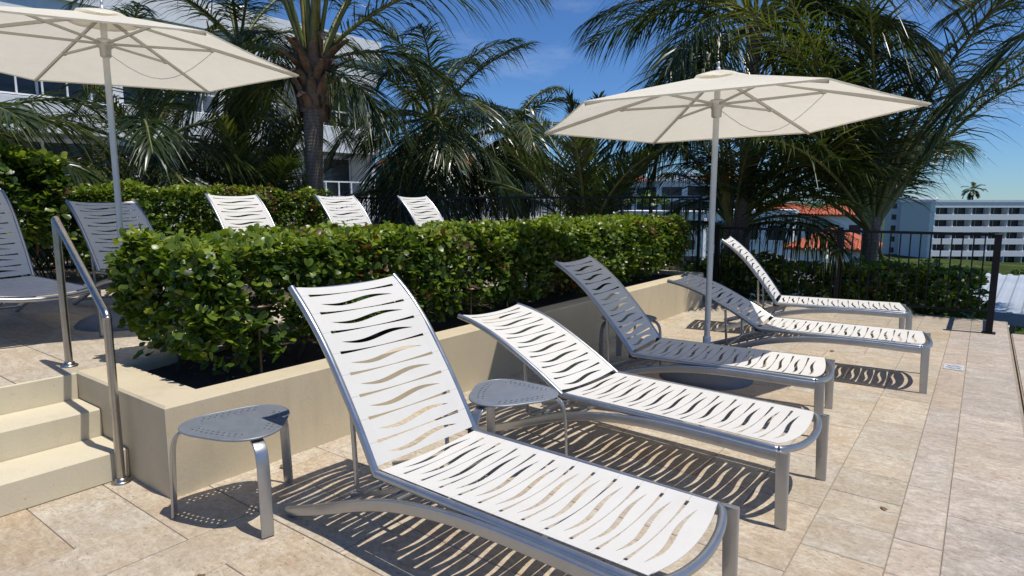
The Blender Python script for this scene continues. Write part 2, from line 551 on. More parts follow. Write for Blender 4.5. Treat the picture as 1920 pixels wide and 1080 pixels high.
# ---- terrain: one sheet falling away from the terrace
def terrain_z(x, y):
    r = math.hypot(x, y)
    t = min(1, max(0, (r - 14) / 150.0))
    z = -3.6 - 9.0 * (t * t * (3 - 2 * t)) ** 0.8
    if r > 20: z += 0.7 * math.sin(x * 0.07 + 1.1) * math.sin(y * 0.05 + 0.4) + 0.35 * math.sin(x * 0.21) * math.cos(y * 0.17 + 1)
    return z
ax = [0, 3, 6, 9, 12, 16, 20, 25, 30, 36, 43, 50, 58, 67, 78, 90, 105, 120, 140, 165, 195, 230, 280, 350, 450, 650, 1000, 1800, 3500, 6000]
axs = sorted([-a for a in ax[1:]] + ax)
tv = [(x, y, terrain_z(x, y)) for y in axs for x in axs]
k = len(axs)
tf = [(j*k+i, j*k+i+1, (j+1)*k+i+1, (j+1)*k+i) for j in range(k-1) for i in range(k-1)]
tag(place('ground', new_mesh('ground', tv, tf, M['grass'], True)), kind='structure')

# ---- terrace slab with stone tiles
b = MB()
b.box(-8.0, 0.335, -6.0, 10.0, -3.5, -0.006)
patio = tag(b.build('patio', M['grout']), kind='structure')
tile_cache = {}
def tile_mesh(w, h, mat):
    key = (round(w, 3), round(h, 3), mat)
    if key not in tile_cache:
        t = MB()
        g, c = 0.0022, 0.0022
        x, y = w / 2 - g, h / 2 - g
        lo = [(-x, -y, -0.012), (x, -y, -0.012), (x, y, -0.012), (-x, y, -0.012)]
        mi = [(-x, -y, -c), (x, -y, -c), (x, y, -c), (-x, y, -c)]
        to = [(-x + c, -y + c, 0), (x - c, -y + c, 0), (x - c, y - c, 0), (-x + c, y - c, 0)]
        fs = [(8, 9, 10, 11)]
        for i in range(4):
            j = (i + 1) % 4
            fs += [(i, j, 4 + j, 4 + i), (4 + i, 4 + j, 8 + j, 8 + i)]
        t.add(lo + mi + to, fs)
        tile_cache[key] = t.mesh('paving_tile', M[mat])
    return tile_cache[key]
rt = random.Random(21)
def lay(parent, x0, x1, y0, y1, mat, z=0.0, name='paving_tile'):
    me = tile_mesh(x1 - x0, y1 - y0, mat)
    place(name, me, parent, ((x0 + x1) / 2, (y0 + y1) / 2, z + rt.uniform(-0.0009, 0.0009)),
          (rt.uniform(-0.0012, 0.0012), rt.uniform(-0.0012, 0.0012), math.pi if rt.random() < 0.5 else 0))
def ashlar(parent, x_right, nx, cw, y0, ny, ch, mat, skip=None, z=0.0):
    used = set()
    for j in range(ny):
        for i in range(nx):
            if (i, j) in used: continue
            opts = [(1, 1)]
            if i + 1 < nx and (i+1, j) not in used: opts += [(2, 1)] * 4
            if j + 1 < ny: opts += [(1, 2)] * 2
            w, h = rt.choice(opts)
            for a in range(w):
                for c in range(h): used.add((i + a, j + c))
            xa, xb = x_right - (i + w) * cw, x_right - i * cw
            ya, yb = y0 + j * ch, y0 + (j + h) * ch
            if skip and skip(xa, xb, ya, yb): continue
            lay(parent, xa, xb, ya, yb, mat, z)
ashlar(patio, -0.54, 10, 0.315, 0.24, 29, 0.3355, 'tile',
       lambda xa, xb, ya, yb: (xb < -3.19 and ya > 1.38) or (xb < -2.9 and yb < 0.5))
y = 1.85
while y < 9.9:
    d = rt.choice((0.335, 0.335, 0.67))
    lay(patio, -0.54, -0.215, y, min(y + d, 9.97), 'tile'); y += d
y = 2.17
while y < 9.9:
    d = rt.choice((0.33, 0.66, 0.66))
    lay(patio, -0.215, -0.03, y, min(y + d, 9.97), 'coping'); y += d
y = 2.0
while y < 9.9:
    d = rt.choice((0.62, 0.62, 0.93))
    lay(patio, -0.03, 0.318, y, min(y + d, 9.97), 'coping'); y += d

# ---- small printed marker on one coping stone
b = MB(); b.box(-0.075, 0.075, -0.11, 0.11, 0.0, 0.0025)
mk = b.build('marker', simple('pale_marker', (0.50, 0.50, 0.49), 0.6, nscale=30), patio, (-0.118, 6.9, 0.001))
b = MB()
for k, yy in enumerate((-0.045, 0.035)):
    b.sweep([(-0.055 + 0.011 * i, yy + 0.016 * math.sin(i * 1.1 + k), 0.0032) for i in range(11)], [(0.011, 0), (0, 0.0006), (-0.011, 0)], cap=False)
b.build('print', simple('faded_blue_print', (0.14, 0.21, 0.33), 0.7, nscale=60, namt=0.4), mk)

# ---- neighbouring pool deck, past the dark joint
b = MB(); b.box(0.352, 7.0, -3.0, 9.25, -3.4, -0.03)
pool_deck = tag(b.build('pool_deck', M['grout']), kind='structure')
for i, x in enumerate((0.36, 1.0, 1.64)):
    y = 2.5 + 0.3 * (i % 2)
    while y < 9.0:
        lay(pool_deck, x, x + 0.64, y, min(y + 0.9, 9.24), 'coping', -0.022); y += 0.9

# ---- upper deck
b = MB(); b.box(-14.0, -4.31, -6.0, 11.6, -3.3, DECK - 0.006)
deck = tag(b.build('upper_deck', M['grout']), kind='structure')
ashlar(deck, -4.325, 14, 0.36, -0.35, 6, 0.36, 'tile', None, DECK)
ashlar(deck, -4.82, 10, 0.36, 1.81, 6, 0.36, 'tile', None, DECK)

# ---- steps
steps = empty('stairs', (-3.66, 0.5, 0), 0, 'three pale cream stuccoed steps climbing to the upper deck beside the planter', 'steps')
Z1, Z2 = 0.162, 0.32
def step_part(x0, x1, z1):
    q = MB()
    q.box(x0, x1, -2.5, 1.385, 0.0005, z1, 0.006)
    o = q.build('step', M['step'], steps)
    o.location = Vector((3.66, -0.5, 0))
step_part(-3.985, -3.66, Z1)
step_part(-4.308, -3.988, Z2)
q = MB(); q.box(-4.33, -4.3085, -2.5, 1.385, 0.0, DECK + 0.001, 0.004)
o = q.build('riser', M['step'], steps); o.location = (3.66, -0.5, 0)

# ---- planter
PT = 0.486
planter = empty('planter', (-3.195, 1.385, 0), 0, 'long cream stucco planter wall holding the front hedge', 'planter')
off = Vector((3.195, -1.385, 0))
def pl_part(name, mat, *bx, bev=0.012):
    q = MB(); q.box(*bx, bev)
    o = q.build(name, M[mat], planter); o.location = off
def ring(outer, inner, z0, z1, c=0.012):
    """wall standing on a closed outline, with a chamfered top edge"""
    m = MB(); n = len(outer)
    def inset(L, d):
        out = []
        for i in range(len(L)):
            p0, p1, p2 = Vector(L[i-1]), Vector(L[i]), Vector(L[(i+1) % len(L)])
            d1, d2 = (p1 - p0).normalized(), (p2 - p1).normalized()
            n1, n2 = Vector((-d1.y, d1.x)), Vector((-d2.y, d2.x))
            out.append(p1 + (n1 + n2) / (1 + n1.dot(n2)) * d)
        return out
    rings = [(outer, z0), (outer, z1 - c), (inset(outer, c), z1), (inset(inner, -c), z1), (inner, z1 - c), (inner, z0)]
    vs = [(p[0], p[1], z) for L, z in rings for p in L]
    fs = [(k*n+i, k*n+(i+1) % n, (k+1)*n+(i+1) % n, (k+1)*n+i) for k in range(5) for i in range(n)]
    m.add(vs, fs)
    return m
m = ring([(-3.195, 1.385), (-3.195, 8.9), (-4.80, 8.9), (-4.80, 1.80), (-4.335, 1.80), (-4.335, 1.385)],
         [(-3.385, 1.645), (-3.385, 8.75), (-4.64, 8.75), (-4.64, 1.95), (-4.24, 1.95), (-4.24, 1.645)], 0.0005, PT)
o = m.build('wall', M['stucco'], planter); o.location = off
sv, sf = [], []
for j in range(41):
    for i in range(9):
        sv.append((-4.66 + 1.29 * i / 8, 1.63 + 7.14 * j / 40, 0.425 + 0.02 * math.sin(i * 2.1 + j) + rt.uniform(-0.012, 0.012)))
for j in range(40):
    for i in range(8): sf.append((j*9+i, j*9+i+1, (j+1)*9+i+1, (j+1)*9+i))
o = place('soil', new_mesh('soil', sv, sf, M['soil'], True), planter); o.location = off

# ================================================================= FOLIAGE
LT = np.array([(0, 0, 0), (0.30, 0, 0.03), (0.68, 0, 0.045), (1.0, 0, -0.01),
               (0.28, 0.24, 0.07), (0.70, 0.33, 0.075), (0.28, -0.24, 0.07), (0.70, -0.33, 0.075),
               (0.93, 0.17, 0.02), (0.93, -0.17, 0.02)], float)
LF = [(0, 4, 1), (0, 1, 6), (1, 4, 5, 2), (1, 2, 7, 6), (2, 5, 8, 3), (2, 3, 9, 7)]

def mesh_from_np(name, V, tmpl_faces, nv, N, mat, tint=None, smooth=True):
    me = bpy.data.meshes.new(name)
    me.vertices.add(len(V))
    me.vertices.foreach_set('co', V.astype(np.float32).ravel())
    starts, tot, idx = [], [], []
    sizes = [len(f) for f in tmpl_faces]
    flat = np.array([i for f in tmpl_faces for i in f])
    allidx = (flat[None, :] + (np.arange(N) * nv)[:, None]).ravel()
    per = np.array(sizes)
    totals = np.tile(per, N)
    st = np.concatenate([[0], np.cumsum(totals)[:-1]])
    me.loops.add(len(allidx))
    me.loops.foreach_set('vertex_index', allidx.astype(np.int32))
    me.polygons.add(len(totals))
    me.polygons.foreach_set('loop_start', st.astype(np.int32))
    me.polygons.foreach_set('loop_total', totals.astype(np.int32))
    if smooth: me.polygons.foreach_set('use_smooth', np.ones(len(totals), bool))
    me.materials.append(mat)
    if tint is not None:
        a = me.attributes.new('tint', 'FLOAT', 'POINT')
        a.data.foreach_set('value', np.repeat(tint, nv).astype(np.float32))
    me.update(calc_edges=True)
    return me

def unit(a): return a / np.maximum(1e-9, np.linalg.norm(a, axis=1, keepdims=True))

def lumps(p, s=1.0):
    x, y, z = p[:, 0] * s, p[:, 1] * s, p[:, 2] * s
    return (np.sin(3.1 * x + 1.3 * y + 0.5) * np.sin(2.7 * y + 2.2 * z) + 0.6 * np.sin(6.3 * y + 4.1 * z + 1.7 * x)
            + 0.5 * np.sin(9.1 * y - 5 * z + 7 * x + 2))

def hedge(name, label, box, n_clusters, leaf, seed, n_parts=0, red=0.5, group=None, bottom=0.18, stems=8, faces=(1, 1, 1, 1, 1), amp=0.05):
    """box x0,x1,y0,y1,z0,z1; faces weights +x,-x,-y,+y,top"""
    g = np.random.default_rng(seed)
    x0, x1, y0, y1, z0, z1 = box
    A = np.array([(y1-y0)*(z1-z0)*faces[0], (y1-y0)*(z1-z0)*faces[1], (x1-x0)*(z1-z0)*faces[2], (x1-x0)*(z1-z0)*faces[3], (x1-x0)*(y1-y0)*faces[4]])
    side = g.choice(5, n_clusters, p=A / A.sum())
    u, v = g.random(n_clusters), g.random(n_clusters)
    P = np.zeros((n_clusters, 3)); Nn = np.zeros((n_clusters, 3))
    X = x0 + (x1-x0) * u; Y = y0 + (y1-y0) * u; Z = z0 + (z1-z0) * v ** 0.8; Yt = y0 + (y1-y0) * v
    for s, (px, py, pz, nn) in enumerate(((np.full_like(u, x1), Y, Z, (1, 0, 0)), (np.full_like(u, x0), Y, Z, (-1, 0, 0)),
                                          (X, np.full_like(u, y0), Z, (0, -1, 0)), (X, np.full_like(u, y1), Z, (0, 1, 0)),
                                          (X, Yt, np.full_like(u, z1), (0, 0, 1)))):
        k = side == s
        P[k] = np.stack([px[k], py[k], pz[k]], 1); Nn[k] = nn
    depth = g.exponential(0.06, n_clusters) - 0.015
    inner = g.random(n_clusters) < 0.28
    depth[inner] += g.random(inner.sum()) * 0.38
    lo = (P[:, 2] - z0) / (z1 - z0)
    depth += np.where(Nn[:, 2] == 0, bottom * np.clip(0.35 - lo, 0, 1) ** 1.2 * 1.6, 0)
    depth -= amp * lumps(P)
    # round the long edges
    edge = np.where(Nn[:, 2] == 0, np.clip((lo - 0.86) / 0.14, 0, 1), 0)
    depth += 0.07 * edge
    P -= Nn * depth[:, None]
    # ragged bottom
    keep = (lumps(P * 2.3 + 1.7) < 0.85) & ((P[:, 2] > z0 + 0.12 * np.abs(lumps(P * 1.7)) * 0.9) | (g.random(n_clusters) < 0.15))
    P, Nn = P[keep], Nn[keep]
    n = len(P)
    axis = unit(Nn * 0.5 + np.array([0, 0, 0.8]) + g.normal(0, 0.42, (n, 3)))
    per = 6
    axis = np.repeat(axis, per, 0); base = np.repeat(P, per, 0)
    N = len(base)
    ref = np.where(np.abs(axis[:, 2:3]) > 0.9, np.array([[1.0, 0, 0]]), np.array([[0, 0, 1.0]]))
    e1 = unit(np.cross(axis, ref)); e2 = np.cross(axis, e1)
    phi = np.tile(np.arange(per) * 2 * np.pi / per, n) + np.repeat(g.random(n) * 6.28, per) + g.normal(0, 0.25, N)
    tilt = g.uniform(-0.05, 0.85, N)
    d = axis * np.sin(tilt)[:, None] + (e1 * np.cos(phi)[:, None] + e2 * np.sin(phi)[:, None]) * np.cos(tilt)[:, None]
    w = unit(np.cross(axis + 0.25 * g.normal(size=(N, 3)), d)); nrm = np.cross(d, w)
    size = leaf * g.uniform(0.62, 1.18, N)
    base = base + axis * g.normal(0, 0.018, (N, 1)) + d * 0.012
    patch = lumps(P[:, [1, 2, 0]] * 0.8 + 3.3) + 0.4 * g.normal(size=n)
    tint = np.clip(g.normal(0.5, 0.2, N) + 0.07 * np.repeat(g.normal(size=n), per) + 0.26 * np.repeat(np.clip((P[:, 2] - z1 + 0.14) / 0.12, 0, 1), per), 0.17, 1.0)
    redm = (np.repeat(patch, per) > (1.55 - red)) & (g.random(N) < 0.55)
    tint[redm] = g.uniform(0, 0.13, redm.sum())
    old = g.random(N) < 0.02
    tint[old] = 0.97
    root = empty(name, ((x0+x1)/2, (y0+y1)/2, z0), 0, label, 'hedge', group)
    o0 = np.array([(x0+x1)/2, (y0+y1)/2, z0])
    base = base - o0
    parts = np.zeros(N, bool)
    if n_parts:
        campos = np.array([0, 0, 1.5]) - o0
        dist = np.linalg.norm(base - campos, axis=1)
        facing = np.abs(np.sum(nrm * unit(campos - base), 1))
        outer = np.minimum(np.minimum(np.abs(base[:, 0] - (x1 - o0[0])), np.abs(base[:, 1] - (y0 - o0[1]))), np.abs(base[:, 2] - (z1 - z0)))
        score = size * (0.3 + facing) / dist - (outer > 0.05) * 1.0
        pick = np.argsort(-score)[:n_parts]
        parts[pick] = True
        tints = np.linspace(0.05, 0.98, 12)
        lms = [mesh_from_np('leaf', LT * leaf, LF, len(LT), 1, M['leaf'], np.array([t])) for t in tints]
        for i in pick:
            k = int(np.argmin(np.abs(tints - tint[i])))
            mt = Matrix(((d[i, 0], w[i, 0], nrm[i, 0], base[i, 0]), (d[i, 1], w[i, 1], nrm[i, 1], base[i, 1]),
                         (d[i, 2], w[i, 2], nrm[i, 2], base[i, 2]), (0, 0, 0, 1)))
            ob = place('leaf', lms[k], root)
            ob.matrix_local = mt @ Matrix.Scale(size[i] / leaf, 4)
    q = ~parts
    T = LT[None] * size[q][:, None, None]
    V = base[q][:, None] + T[..., 0:1] * d[q][:, None] + T[..., 1:2] * w[q][:, None] + T[..., 2:3] * nrm[q][:, None]
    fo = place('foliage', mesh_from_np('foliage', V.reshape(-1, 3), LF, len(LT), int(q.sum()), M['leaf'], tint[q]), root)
    fo['kind'] = 'stuff'
    # woody stems
    for i in range(stems):
        m = MB()
        yy = y0 + (y1 - y0) * (i + 0.5) / stems + g.uniform(-0.1, 0.1); xx = (x0 + x1) / 2 + g.uniform(-0.2, 0.2)
        p0 = np.array([xx, yy, z0 - 0.1]) - o0
        p1 = p0 + np.array([g.uniform(-0.1, 0.1), g.uniform(-0.1, 0.1), 0.35])
        m.tube([p0, (p0 + p1) / 2 + 0.02, p1], 0.018, 6, up=(1, 0, 0.1))
        for _ in range(5):
            p2 = p1 + np.array([g.uniform(-0.35, 0.35), g.uniform(-0.4, 0.4), g.uniform(0.15, 0.45)])
            m.tube([p1, (p1 + p2) / 2 + g.normal(0, 0.03, 3), p2], 0.008, 5, up=(1, 0, 0.1))
        m.build('stem', M['twig'], root)
    return root

hedge('hedge', 'clipped round-leaved hedge growing in the cream planter behind the front loungers',
      (-4.45, -3.42, 1.72, 8.75, 0.50, 1.235), 10500, 0.060, 5, 300, red=0.6, bottom=0.32, stems=14, faces=(1.25, 0.4, 1.25, 0.35, 1.0), amp=0.022)
hedge('hedge', 'clipped hedge behind the upper white loungers, before the thick palm trunk',
      (-9.75, -8.85, 3.1, 6.75, 0.6, 1.65), 4200, 0.062, 6, 0, red=0.7, stems=6, faces=(1.1, 0.3, 1.1, 0.5, 1.0))
hedge('shrub', 'tall dark shrub at the left edge behind the shaded grey lounger',
      (-10.0, -8.9, 0.2, 2.95, 0.95, 2.04), 2600, 0.10, 8, 0, red=0.0, stems=5, faces=(1.1, 0.4, 0.6, 1.1, 1.0), amp=0.09)['category'] = 'shrub'
hedge('hedge', 'low dark shrub bed outside the black railing at the far end of the patio',
      (-3.9, 0.05, 10.08, 11.2, -0.55, 0.52), 2300, 0.085, 9, 0, red=0.0, stems=6, faces=(0.3, 0.3, 1.2, 0.3, 1.0), amp=0.06)

# ---------------------------------------------------------------- palms
LEAFT = None
def frond_mesh(g, az, el, L, bend, ll, n=84, droop=0.55, curl=0.0, w=0.03, start=0.16, stiff=False, dead=False):
    """one feather leaf from the origin: curved rachis with two rows of leaflets"""
    S = 16
    pts = [np.zeros(3)]
    dirs = []
    for i in range(S):
        t = i / (S - 1)
        e = el - bend * t ** 1.25
        a = az + curl * t
        d = np.array([math.cos(e) * math.cos(a), math.cos(e) * math.sin(a), math.sin(e)])
        dirs.append(d)
        pts.append(pts[-1] + d * L / S)
    pts = np.array(pts); dirs = np.array(dirs + [dirs[-1]])
    m = MB()
    m.cm = 1
    m.tube([tuple(p) for p in pts], 1.0, 5, up=(math.sin(az), -math.cos(az), 0.02),
           scales=[(0.034 * (1 - i / S) ** 0.8 + 0.005) * (L / 3.2) ** 0.5 for i in range(S + 1)], cap=False)
    # leaflets
    N = n * 2
    t = np.repeat(start + (1 - start) * (np.arange(n) / (n - 1)), 2)
    t = np.clip(t + g.normal(0, 0.004, N), start, 0.995)
    sgn = np.tile([1.0, -1.0], n)
    f = t * S; i0 = np.minimum(f.astype(int), S - 1); fr = (f - i0)[:, None]
    P0 = pts[i0] * (1 - fr) + pts[i0 + 1] * fr
    D = unit(dirs[i0] * (1 - fr) + dirs[i0 + 1] * fr)
    sidev = np.array([-math.sin(az), math.cos(az), 0.0])
    tw = 0.15 * math.sin(az * 7.3 + L * 3)
    up = unit(np.cross(D, np.tile(sidev, (N, 1))))
    side = sidev * sgn[:, None]
    ang = np.radians(64 - 38 * t) + g.normal(0, 0.15, N)
    rel = (t - start) / (1 - start)
    ln = ll * (0.45 + 0.75 * np.sin(np.pi * np.clip(rel * 0.83 + 0.13, 0, 1))) * g.uniform(0.86, 1.1, N) * (1 - 0.35 * rel ** 3)
    d0 = unit(D * np.cos(ang)[:, None] + side * np.sin(ang)[:, None] + up * (0.28 + tw * sgn + g.normal(0, 0.1, N))[:, None])
    dr = droop * g.uniform(0.6, 1.4, N)
    st = np.array([0, 0.33, 0.68, 1.0])
    wd = np.array([0.55, 1.0, 0.72, 0.04]) * w
    wv = unit(np.cross(d0, up + g.normal(0, 0.38, (N, 3))))
    V = np.zeros((N, 4, 2, 3))
    for k, s in enumerate(st):
        c = P0 + d0 * (ln * s)[:, None] + np.array([0, 0, -1.0]) * (ln * dr * s ** 2 * 0.75)[:, None]
        c += D * (ln * 0.10 * s * s)[:, None]
        V[:, k, 0] = c + wv * wd[k] / 2
        V[:, k, 1] = c - wv * wd[k] / 2
    nb = len(m.v)
    me_v = np.concatenate([np.array(m.v), V.reshape(-1, 3)])
    faces = list(m.f)
    for i in range(N):
        o = nb + i * 8
        for k in range(3): faces.append((o + 2*k, o + 2*k + 1, o + 2*k + 3, o + 2*k + 2))
    me = bpy.data.meshes.new('frond')
    me.from_pydata(me_v.tolist(), [], faces)
    me.materials.append(M['husk'] if dead else M['frond']); me.materials.append(M['rachis'])
    mi = np.zeros(len(faces), np.int32); mi[:len(m.f)] = 1
    me.polygons.foreach_set('material_index', mi)
    me.polygons.foreach_set('use_smooth', np.ones(len(faces), bool))
    me.update()
    return me

def palm(label, base, crown, seed, n, L, ll, el=(82, -35), bend=(0.5, 1.5), rt=0.15, rb=0.2, petioles=0, husk=0,
         extra=(), droop=0.55, group=None, dens=72, wid=0.028, az0=None, azr=None, start=0.16, avoid=None, dead=0):
    g = np.random.default_rng(seed)
    base, crown = Vector(base), Vector(crown)
    root = empty('palm_tree', base, 0, label, 'palm tree', group)
    H = crown - base
    m = MB()
    pts, sc = [], []
    K = 40
    side = Vector((g.normal(), g.normal(), 0)) * 0.06
    for i in range(K + 1):
        t = i / K
        pts.append(H * t + side * math.sin(math.pi * t))
        r = rb + (rt - rb) * max(0, min(1, (t - 0.7) * 5)) if husk else rb + (rt - rb) * min(1, t * 1.6)
        sc.append(r * (1 + 0.018 * (i % 2) + 0.012 * g.normal()))
    m.tube(pts, 1.0, 14, up=(0, 1, 0), scales=sc)
    m.build('trunk', M['trunk'], root)
    ga = 2.39996
    for i in range(n):
        t = (i + 0.5) / n
        az = i * ga + g.normal(0, 0.15) + seed
        if azr: az = az0 + azr * (2 * g.random() - 1)
        e = R(el[0] + (el[1] - el[0]) * t ** 0.9) + g.normal(0, 0.08)
        for (a0, aw, ae) in (avoid or ()):
            da = (az - R(a0) + math.pi) % (2 * math.pi) - math.pi
            if abs(da) < R(aw) and e < R(ae): az += math.copysign(R(aw) * 1.1 - abs(da), da)
        bd = bend[0] + (bend[1] - bend[0]) * g.random() * (1 - 0.35 * t)
        me = frond_mesh(g, az, e, L * g.uniform(0.85, 1.1), bd, ll, dens, droop * g.uniform(0.7, 1.3), g.normal(0, 0.18), wid, start)
        place('frond', me, root, H + Vector((math.cos(az) * rt * 0.5, math.sin(az) * rt * 0.5, -0.25 * t)))
    for i in range(dead):
        az = g.uniform(0, 6.28)
        place('frond', frond_mesh(g, az, R(-35), L * 0.7, 0.8, ll * 0.8, 40, 1.2, 0, wid * 0.8, start, False, True), root, H - Vector((0, 0, 0.3)))
    for (az, e, l, bd, dp, cu) in extra:
        me = frond_mesh(g, R(az), R(e), l, R(bd), ll, dens + 10, dp, R(cu), wid)
        place('frond', me, root, H)
    for i in range(petioles):
        az = i * ga * 1.3 + seed
        q = MB()
        tilt = 0.1 + 0.30 * (i / petioles)
        dv = Vector((math.cos(az) * tilt, math.sin(az) * tilt, 1)).normalized()
        st = Vector((math.cos(az), math.sin(az), 0)) * rt * 0.8
        q.sweep([st + dv * s for s in (-0.15, 0.2, 0.6, 1.1, 1.5)], [(0.075, 0), (0.04, 0.025), (0, 0.035), (-0.04, 0.025), (-0.075, 0), (0, -0.02)],
                up=(math.cos(az), math.sin(az), 0.01), scales=[1.5, 1.15, 0.85, 0.6, 0.45])
        q.build('petiole', M['petiole'], root, H)
    for i in range(husk):
        az = i * ga + 0.4
        q = MB()
        ca, sa = math.cos(az), math.sin(az)
        hgt = -0.85 + 1.0 * (i / husk)
        out = rt * (0.95 + 0.4 * g.random()); wdt = 0.085 + 0.05 * g.random(); ln = 0.35 + 0.3 * g.random()
        flare = g.uniform(0.06, 0.3)
        path = [Vector((ca * out, sa * out, hgt - 0.12)), Vector((ca * (out + 0.03), sa * (out + 0.03), hgt + ln * 0.3)),
                Vector((ca * (out + flare), sa * (out + flare), hgt + ln * 0.7)), Vector((ca * (out + flare * 1.9), sa * (out + flare * 1.9), hgt + ln * (0.95 if g.random() < .6 else 0.45)))]
        q.sweep(spline(path, 4), [(wdt, 0), (wdt * 0.5, 0.02), (0, 0.028), (-wdt * 0.5, 0.02), (-wdt, 0), (0, -0.01)],
                up=(ca, sa, 0.01), scales=[1.2, 1.15, 1.1, 1.05, 1, .95, .9, .85, .8, .7, .55, .42, .3])
        q.build('leaf_base', M['husk'], root, H)
    return root

palm('thick-trunked palm with brown husks and yellow-green leaf stalks behind the upper loungers', (-9.67, 7.1, -1.2), (-9.60, 7.05, 3.85), 3,
     14, 4.8, 0.9, (87, 64), (0.5, 1.1), 0.19, 0.145, petioles=18, husk=44, droop=1.0, start=0.36,
     extra=((36, 44, 4.4, 60, 1.0, 6), (52, 25, 2.6, 70, 1.0, -10), (-125, 25, 2.8, 80, 1.0, 0), (20, -15, 1.7, 45, 1.0, 0), (-140, -12, 1.8, 50, 1.0, 0)))
palm('dense dark palm with drooping fronds in the middle, beyond the railing', (-9.75, 10.15, -2.4), (-9.7, 10.15, 3.35), 11,
     32, 2.7, 0.85, (84, -65), (0.6, 1.5), 0.14, 0.17, droop=1.0, dead=2, avoid=((215, 35, 35),))
palm('smaller palm right of the dense dark palm, tips against blue sky', (-8.98, 12.02, -3.0), (-8.95, 12.0, 3.2), 14,
     22, 1.9, 0.55, (65, -60), (0.8, 1.7), 0.1, 0.13, droop=0.8)
palm('young palm with stiff upright fronds left of the right umbrella', (-5.81, 10.1, -2.4), (-5.80, 10.1, 0.95), 17,
     14, 2.6, 0.55, (86, 42), (0.25, 0.9), 0.09, 0.13, droop=0.3)
palm('tall palm rising behind the right umbrella, its fronds hanging over the canopy', (-3.6, 11.9, -2.5), (-3.5, 11.8, 4.75), 19,
     34, 3.3, 0.9, (72, -30), (0.7, 1.4), 0.13, 0.16, petioles=3, droop=0.95, avoid=((285, 55, 45), (215, 40, 12)), dead=1)
palm('low bushy palm beneath the right umbrella with fronds spreading over the railing', (-3.8, 12.0, -2.5), (-3.76, 12.0, 1.2), 23,
     22, 3.1, 0.75, (87, 8), (0.6, 1.3), 0.17, 0.2, petioles=8, droop=0.85, avoid=((235, 85, 66),), dead=2)
palm('palm with green stalks rising right of the right umbrella', (-1.55, 12.2, -2.5), (-1.5, 12.1, 1.25), 29,
     30, 4.5, 0.95, (88, 34), (0.5, 1.3), 0.13, 0.16, petioles=8, droop=0.95, avoid=((320, 60, 70), (20, 50, 55)), dead=1)
palm('palm at the right edge whose arching frond hangs across the sky', (2.35, 11.0, -2.5), (2.3, 10.9, 4.3), 31,
     11, 3.2, 0.85, (80, 22), (0.5, 1.1), 0.12, 0.14, droop=0.9, az0=R(150), azr=R(50),
     extra=((190, -4, 3.9, 68, 0.65, 4), ))
palm('dark palm behind the left umbrella pole', (-11.92, 5.18, -1.5), (-11.9, 5.2, 2.6), 37,
     20, 3.0, 0.75, (82, -40), (0.5, 1.4), 0.13, 0.16, droop=0.7, dead=2)
palm('young spiky palm left of the thick palm trunk, low behind the clipped hedge', (-11.22, 6.9, -1.5), (-11.2, 6.9, 0.9), 41,
     16, 2.6, 0.6, (86, 25), (0.3, 1.0), 0.09, 0.12, droop=0.4)
palm('palm at the left edge whose pale frond droops over the dark shrub', (-11.2, 2.3, -1.5), (-11.2, 2.3, 2.3), 43,
     13, 2.2, 0.68, (60, -30), (0.8, 1.6), 0.13, 0.15, droop=1.0, extra=((70, 35, 2.6, 110, 1.1, 0),))
palm('tall palm behind the left umbrella with fronds above its canopy', (-13.6, 8.0, -1.5), (-13.5, 8.0, 5.0), 47,
     22, 3.4, 0.85, (75, -50), (0.6, 1.5), 0.15, 0.18, droop=0.75)
# ================================================================= RAILINGS
def railing(label, pts, posts, top, bottom, foot, post_h, spacing=0.112, pw=0.04):
    root = empty('railing', (*pts[0], foot), 0, label, 'railing')
    o0 = Vector((*pts[0], foot))
    bar = MB(); bar.box(-0.008, 0.008, -0.008, 0.008, 0, top - bottom)
    bar_me = bar.mesh('baluster', M['fence'])
    for (x0, y0), (x1, y1) in zip(pts[:-1], pts[1:]):
        d = Vector((x1 - x0, y1 - y0, 0)); L = d.length; d.normalize()
        for z, h, w, nm in ((top, 0.035, 0.045, 'top_rail'), (bottom, 0.028, 0.028, 'bottom_rail')):
            q = MB()
            q.sweep([Vector((x0, y0, z)) - o0, Vector((x1, y1, z)) - o0], [(w/2, h/2), (-w/2, h/2), (-w/2, -h/2), (w/2, -h/2)], smooth=False)
            q.build(nm, M['fence'], root)
        k = int(L / spacing)
        for i in range(1, k):
            p = Vector((x0, y0, bottom)) + d * (L * i / k) - o0
            place('baluster', bar_me, root, p, (0, 0, math.atan2(d.y, d.x)))
    for (x, y) in posts:
        q = MB(); q.box(-pw, pw, -pw, pw, 0, post_h, 0.004)
        q.cm = 0
        q.box(-pw - 0.006, pw + 0.006, -pw - 0.006, pw + 0.006, post_h + 0.0005, post_h + 0.018, 0.004)
        q.box(-pw - 0.03, pw + 0.03, -pw - 0.03, pw + 0.03, 0.0005, 0.012)
        q.build('post', M['fence'], root, Vector((x, y, foot)) - o0)
    return root
railing('black iron railing along the far end of the lower patio with a thick end post',
        [(0.14, 9.0), (0.14, 9.93), (-3.4, 9.93)], [(0.14, 8.97), (-1.62, 9.93), (-3.36, 9.93)], 1.09, 0.11, 0.0, 1.12, pw=0.034)
railing('black iron railing along the back edge of the upper deck',
        [(-3.42, 9.35), (-9.84, 7.75), (-10.4, 2.3), (-9.9, -2.0)], [(-3.47, 9.4), (-6.6, 8.62), (-9.84, 7.75), (-10.1, 5.0), (-10.4, 2.3)], DECK + 1.09, DECK + 0.11, DECK, 1.08, pw=0.02)

